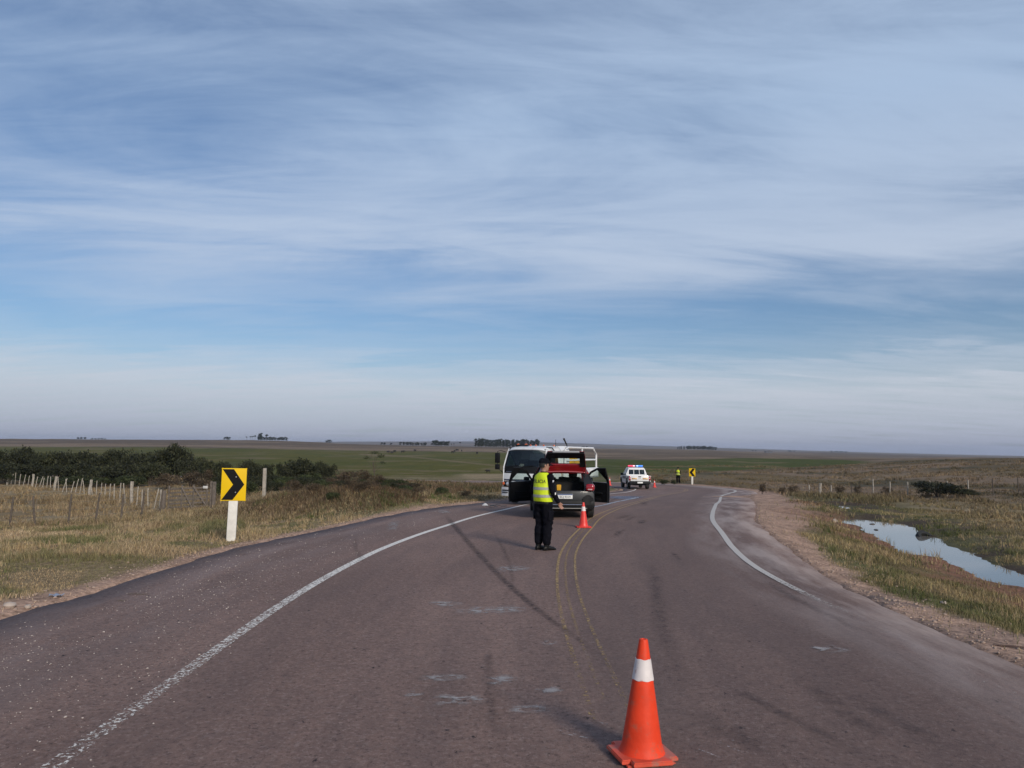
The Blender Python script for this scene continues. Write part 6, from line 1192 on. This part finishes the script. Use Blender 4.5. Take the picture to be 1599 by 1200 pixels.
    for k in 'lr': wv = np.array(P['wr'+k]); dv = wv-np.array(P['el'+k]); dv /= np.linalg.norm(dv); q_ = co-wv; skin |= ((q_ @ dv) > -.005) & (np.linalg.norm(q_, axis=1) < .24) & (np.linalg.norm(q_-np.outer(q_ @ dv, dv), axis=1) < .12)
    # trouser folds: small sideways waves on cloth
    leg = (co[:, 2] < .85) & (co[:, 2] > .16) & ~skin; wv = (np.sin(co[:, 2]*31+np.sin(co[:, 0]*17+co[:, 2]*9)*2.2+co[:, 1]*14)+.6*np.sin(co[:, 2]*57+co[:, 1]*25))*.0055; co[leg, 0] += wv[leg]*np.sign(co[leg, 0]); co[leg, 1] += wv[leg]*.8; ev.vertices.foreach_set('co', co.ravel())
    mi = [1 if all(skin[v] for v in p.vertices) else 0 for p in ev.polygons]; ev.polygons.foreach_set('material_index', mi); ev.polygons.foreach_set('use_smooth', [True]*len(mi)); ev.name = 'body'
    ob = bpy.data.objects.new('body', ev); COL.objects.link(ob); ob.parent = r_
    for s in (-1, 1): bm = B(); ball(bm, HM @ Vector((s*.031, .083, .012)), .009); obj('eye', bm, M_HAIR, ob)
    # hair below the cap and the cap itself
    bm = B(); rings_loft(bm, [(-.045, -.035, .062, .062), (-.01, -.018, .0765, .086), (.04, -.014, .080, .092), (.08, -.014, .076, .088)], 20); bmesh.ops.transform(bm, matrix=HM, verts=bm.verts[:]); obj('hair', bm, M_HAIR, r_)
    bm = B(); rings_loft(bm, [(.038, -.002, .0835, .105), (.07, -.002, .085, .107), (.105, -.006, .080, .098), (.132, -.010, .060, .074), (.146, -.012, .025, .03)], 24)
    grid(bm, lambda u, v: ((2*v-1)*.074, .072+.095*u*(1-.45*(2*v-1)**2)+.03*(1-(2*v-1)**2), .046-.022*u-.016*(2*v-1)**2), 5, 10, .008); bmesh.ops.transform(bm, matrix=HM, verts=bm.verts[:]); obj('cap', bm, M_NAVY, r_)
    # boots
    for k in 'lr':
        a = Vector(P['ank'+k]); t = Vector(P['toe'+k]); d = Vector((t.x-a.x, t.y-a.y, 0)).normalized(); bm = B()
        capsule(bm, (a.x, a.y, .15), .056, (a.x, a.y, .09), .055, 1, 12); L_ = (Vector((t.x, t.y, 0))-Vector((a.x, a.y, 0))).length
        rg = []
        for u, w, h in ((-.075, .030, .075), (-.05, .044, .10), (0, .046, .125), (.07, .048, .095), (.13, .051, .072), (L_, .047, .055), (L_+.035, .030, .040)):
            c = Vector((a.x, a.y, 0))+d*u; sd_ = Vector((-d.y, d.x, 0)); rg.append([c+sd_*w*math.cos(q_)+Vector((0, 0, max(0.002, h*.5+h*.5*math.sin(q_)))) for q_ in [6.2832*i/12 for i in range(12)]])
        loft(bm, rg); obj('boot', bm, M_BOOT, r_)
    # vest: open below, gathered at the shoulders, with two tapes
    ROW = [(.945, .0, .205, .150), (1.02, .008, .208, .156+.02*bel), (1.12, .01, .204, .152+.028*bel), (1.24, .004, .206, .150+.018*bel), (1.34, -.005, .204, .143), (1.41, -.01, .198, .128), (1.455, -.012, .165, .108), (1.49, -.012, .105, .090), (1.505, -.010, .085, .080)]
    def vrow(z):
        A = np.array(ROW); return tuple(np.interp(z, A[:, 0], A[:, i]) for i in (1, 2, 3))
    def vpt(a, z, out=0.0):
        cy, rx, ry = vrow(z); wv = (1+.018*math.sin(a*9+z*6)*max(0, 1.3-z)*2.2); ca, sa = math.cos(a), math.sin(a); return Vector(((rx*wv+out)*math.copysign(abs(ca)**.85, ca), cy+(ry*wv+out)*math.copysign(abs(sa)**.9, sa), z))
    bm = B(); zs = [.945, .97, 1.0, 1.04, 1.08, 1.12, 1.18, 1.24, 1.29, 1.34, 1.38, 1.41, 1.435, 1.455, 1.475, 1.49, 1.505]; loft(bm, [[vpt(6.2832*k/48, z) for k in range(48)] for z in zs], cap=False); fs = bm.faces[:]; bmesh.ops.recalc_face_normals(bm, faces=fs); bmesh.ops.solidify(bm, geom=fs, thickness=.006); vs = obj('vest', bm, M_VEST, r_)
    for z in P.get('tape', (1.04, 1.175)):
        bm = B(); loft(bm, [[vpt(6.2832*k/48, z+dz, .0045) for k in range(48)] for dz in (-.026, -.01, .01, .026)], cap=False); obj('reflective_tape', bm, M_REFL, vs)
    bm = text_bm('POLICIA', .082, .001)
    for v in bm.verts:
        x, y, z_ = v.co; v.co = vpt(-math.pi/2+x/.175*P.get('tw', 1), 1.335+y*1.15, .004+z_)
    obj('vest_lettering', bm, M_INK, vs, smooth=0)
    bm = B(); loft(bm, [[Vector((q_.x*.985, q_.y*.985, z+dz)) for q_ in [vpt(6.2832*k/32, .96) for k in range(32)] for z in (.93,)] for dz in (-.03, .02)], cap=False); obj('belt', bm, M_BOOT, r_)
    if P.get('patch'):
        e = Vector(P['shr']).lerp(Vector(P['elr']), .28); bm = B(); bx(bm, (e.x+.068, e.y-.01, e.z), (.008, .035, .045), .002); obj('shoulder_patch', bm, mat('patch_white', (.6, .6, .65), .6), r_); e = Vector(P['elr']).lerp(Vector(P['wrr']), .15); bm = B(); bx(bm, (e.x+.054, e.y-.01, e.z), (.014, .03, .045), .006); obj('sleeve_reflector', bm, mat('reflector_white', (.75, .74, .72), .4), r_)
    for s, k in ((1, 'r'), (-1, 'l')):
        e = Vector(P['hip'+k]).lerp(Vector(P['knee'+k]), .55); bm = B(); bx(bm, (e.x+s*.100, e.y-.01, e.z), (.03, .14, .17), .014, None, 3); obj('cargo_pocket', bm, M_NAVY, r_)
    return r_
p = road_pt(848, 859.5)
person('person', (p.x, p.y, p.z), R(-47), 'person in a yellow police vest and black cap standing behind the car', dict(belly=1.4, turn=R(-22), nod=R(-4), patch=True, tape=(1.055, 1.20),
    hipl=(-.10, 0, .90), kneel=(-.105, .02, .49), ankl=(-.10, -.03, .10), toel=(-.13, .14, 0), hipr=(.10, 0, .90), kneer=(.105, .03, .49), ankr=(.095, .0, .10), toer=(.13, .17, 0),
    shl=(-.195, -.01, 1.42), ell=(-.27, -.03, 1.15), wrl=(-.25, .12, .93), shr=(.195, -.01, 1.42), elr=(.275, -.02, 1.14), wrr=(.285, .13, .93)), .0068)
p = ground(1059, 755.5, 50); p.z = max(p.z, rz(p.x, p.y)-.05)
person('person', (p.x, p.y, p.z), R(150), 'distant person in a black uniform and yellow vest standing beyond the bend', dict(turn=R(15), tape=(1.05, 1.17), curl=.8,
    hipl=(-.10, 0, .90), kneel=(-.12, .02, .49), ankl=(-.13, -.02, .10), toel=(-.16, .15, 0), hipr=(.10, 0, .90), kneer=(.12, .02, .49), ankr=(.13, .0, .10), toer=(.17, .16, 0),
    shl=(-.195, -.01, 1.42), ell=(-.25, -.02, 1.14), wrl=(-.10, .19, 1.20), shr=(.195, -.01, 1.42), elr=(.25, -.02, 1.14), wrr=(.10, .20, 1.24), thumbl=(1, .2, 0), thumbr=(-1, .2, 0)), .012)
# ------------------------------------------------------------------ thin haze of the plain
bm = B(); r_ = bmesh.ops.create_cube(bm, size=1)['verts']; zlo, zhi = float(gz.min())-1.0, 45.0
bmesh.ops.transform(bm, matrix=Matrix.Translation((0, 0, (zlo+zhi)/2)) @ Matrix.Diagonal((12400, 12400, zhi-zlo, 1)), verts=r_)
hm = bpy.data.materials.new('haze'); hm.use_nodes = True; ht = hm.node_tree; ht.nodes.clear(); ho = ht.nodes.new('ShaderNodeOutputMaterial'); hv = ht.nodes.new('ShaderNodeVolumePrincipled'); hv.inputs['Color'].default_value = (.72, .80, .95, 1); hv.inputs['Density'].default_value = .00011; hv.inputs['Anisotropy'].default_value = .2; ht.links.new(hv.outputs[0], ho.inputs['Volume'])
hz_o = obj('haze', bm, hm, smooth=0); tag(hz_o, 'thin blue haze over the far plain', 'haze', kind='stuff')
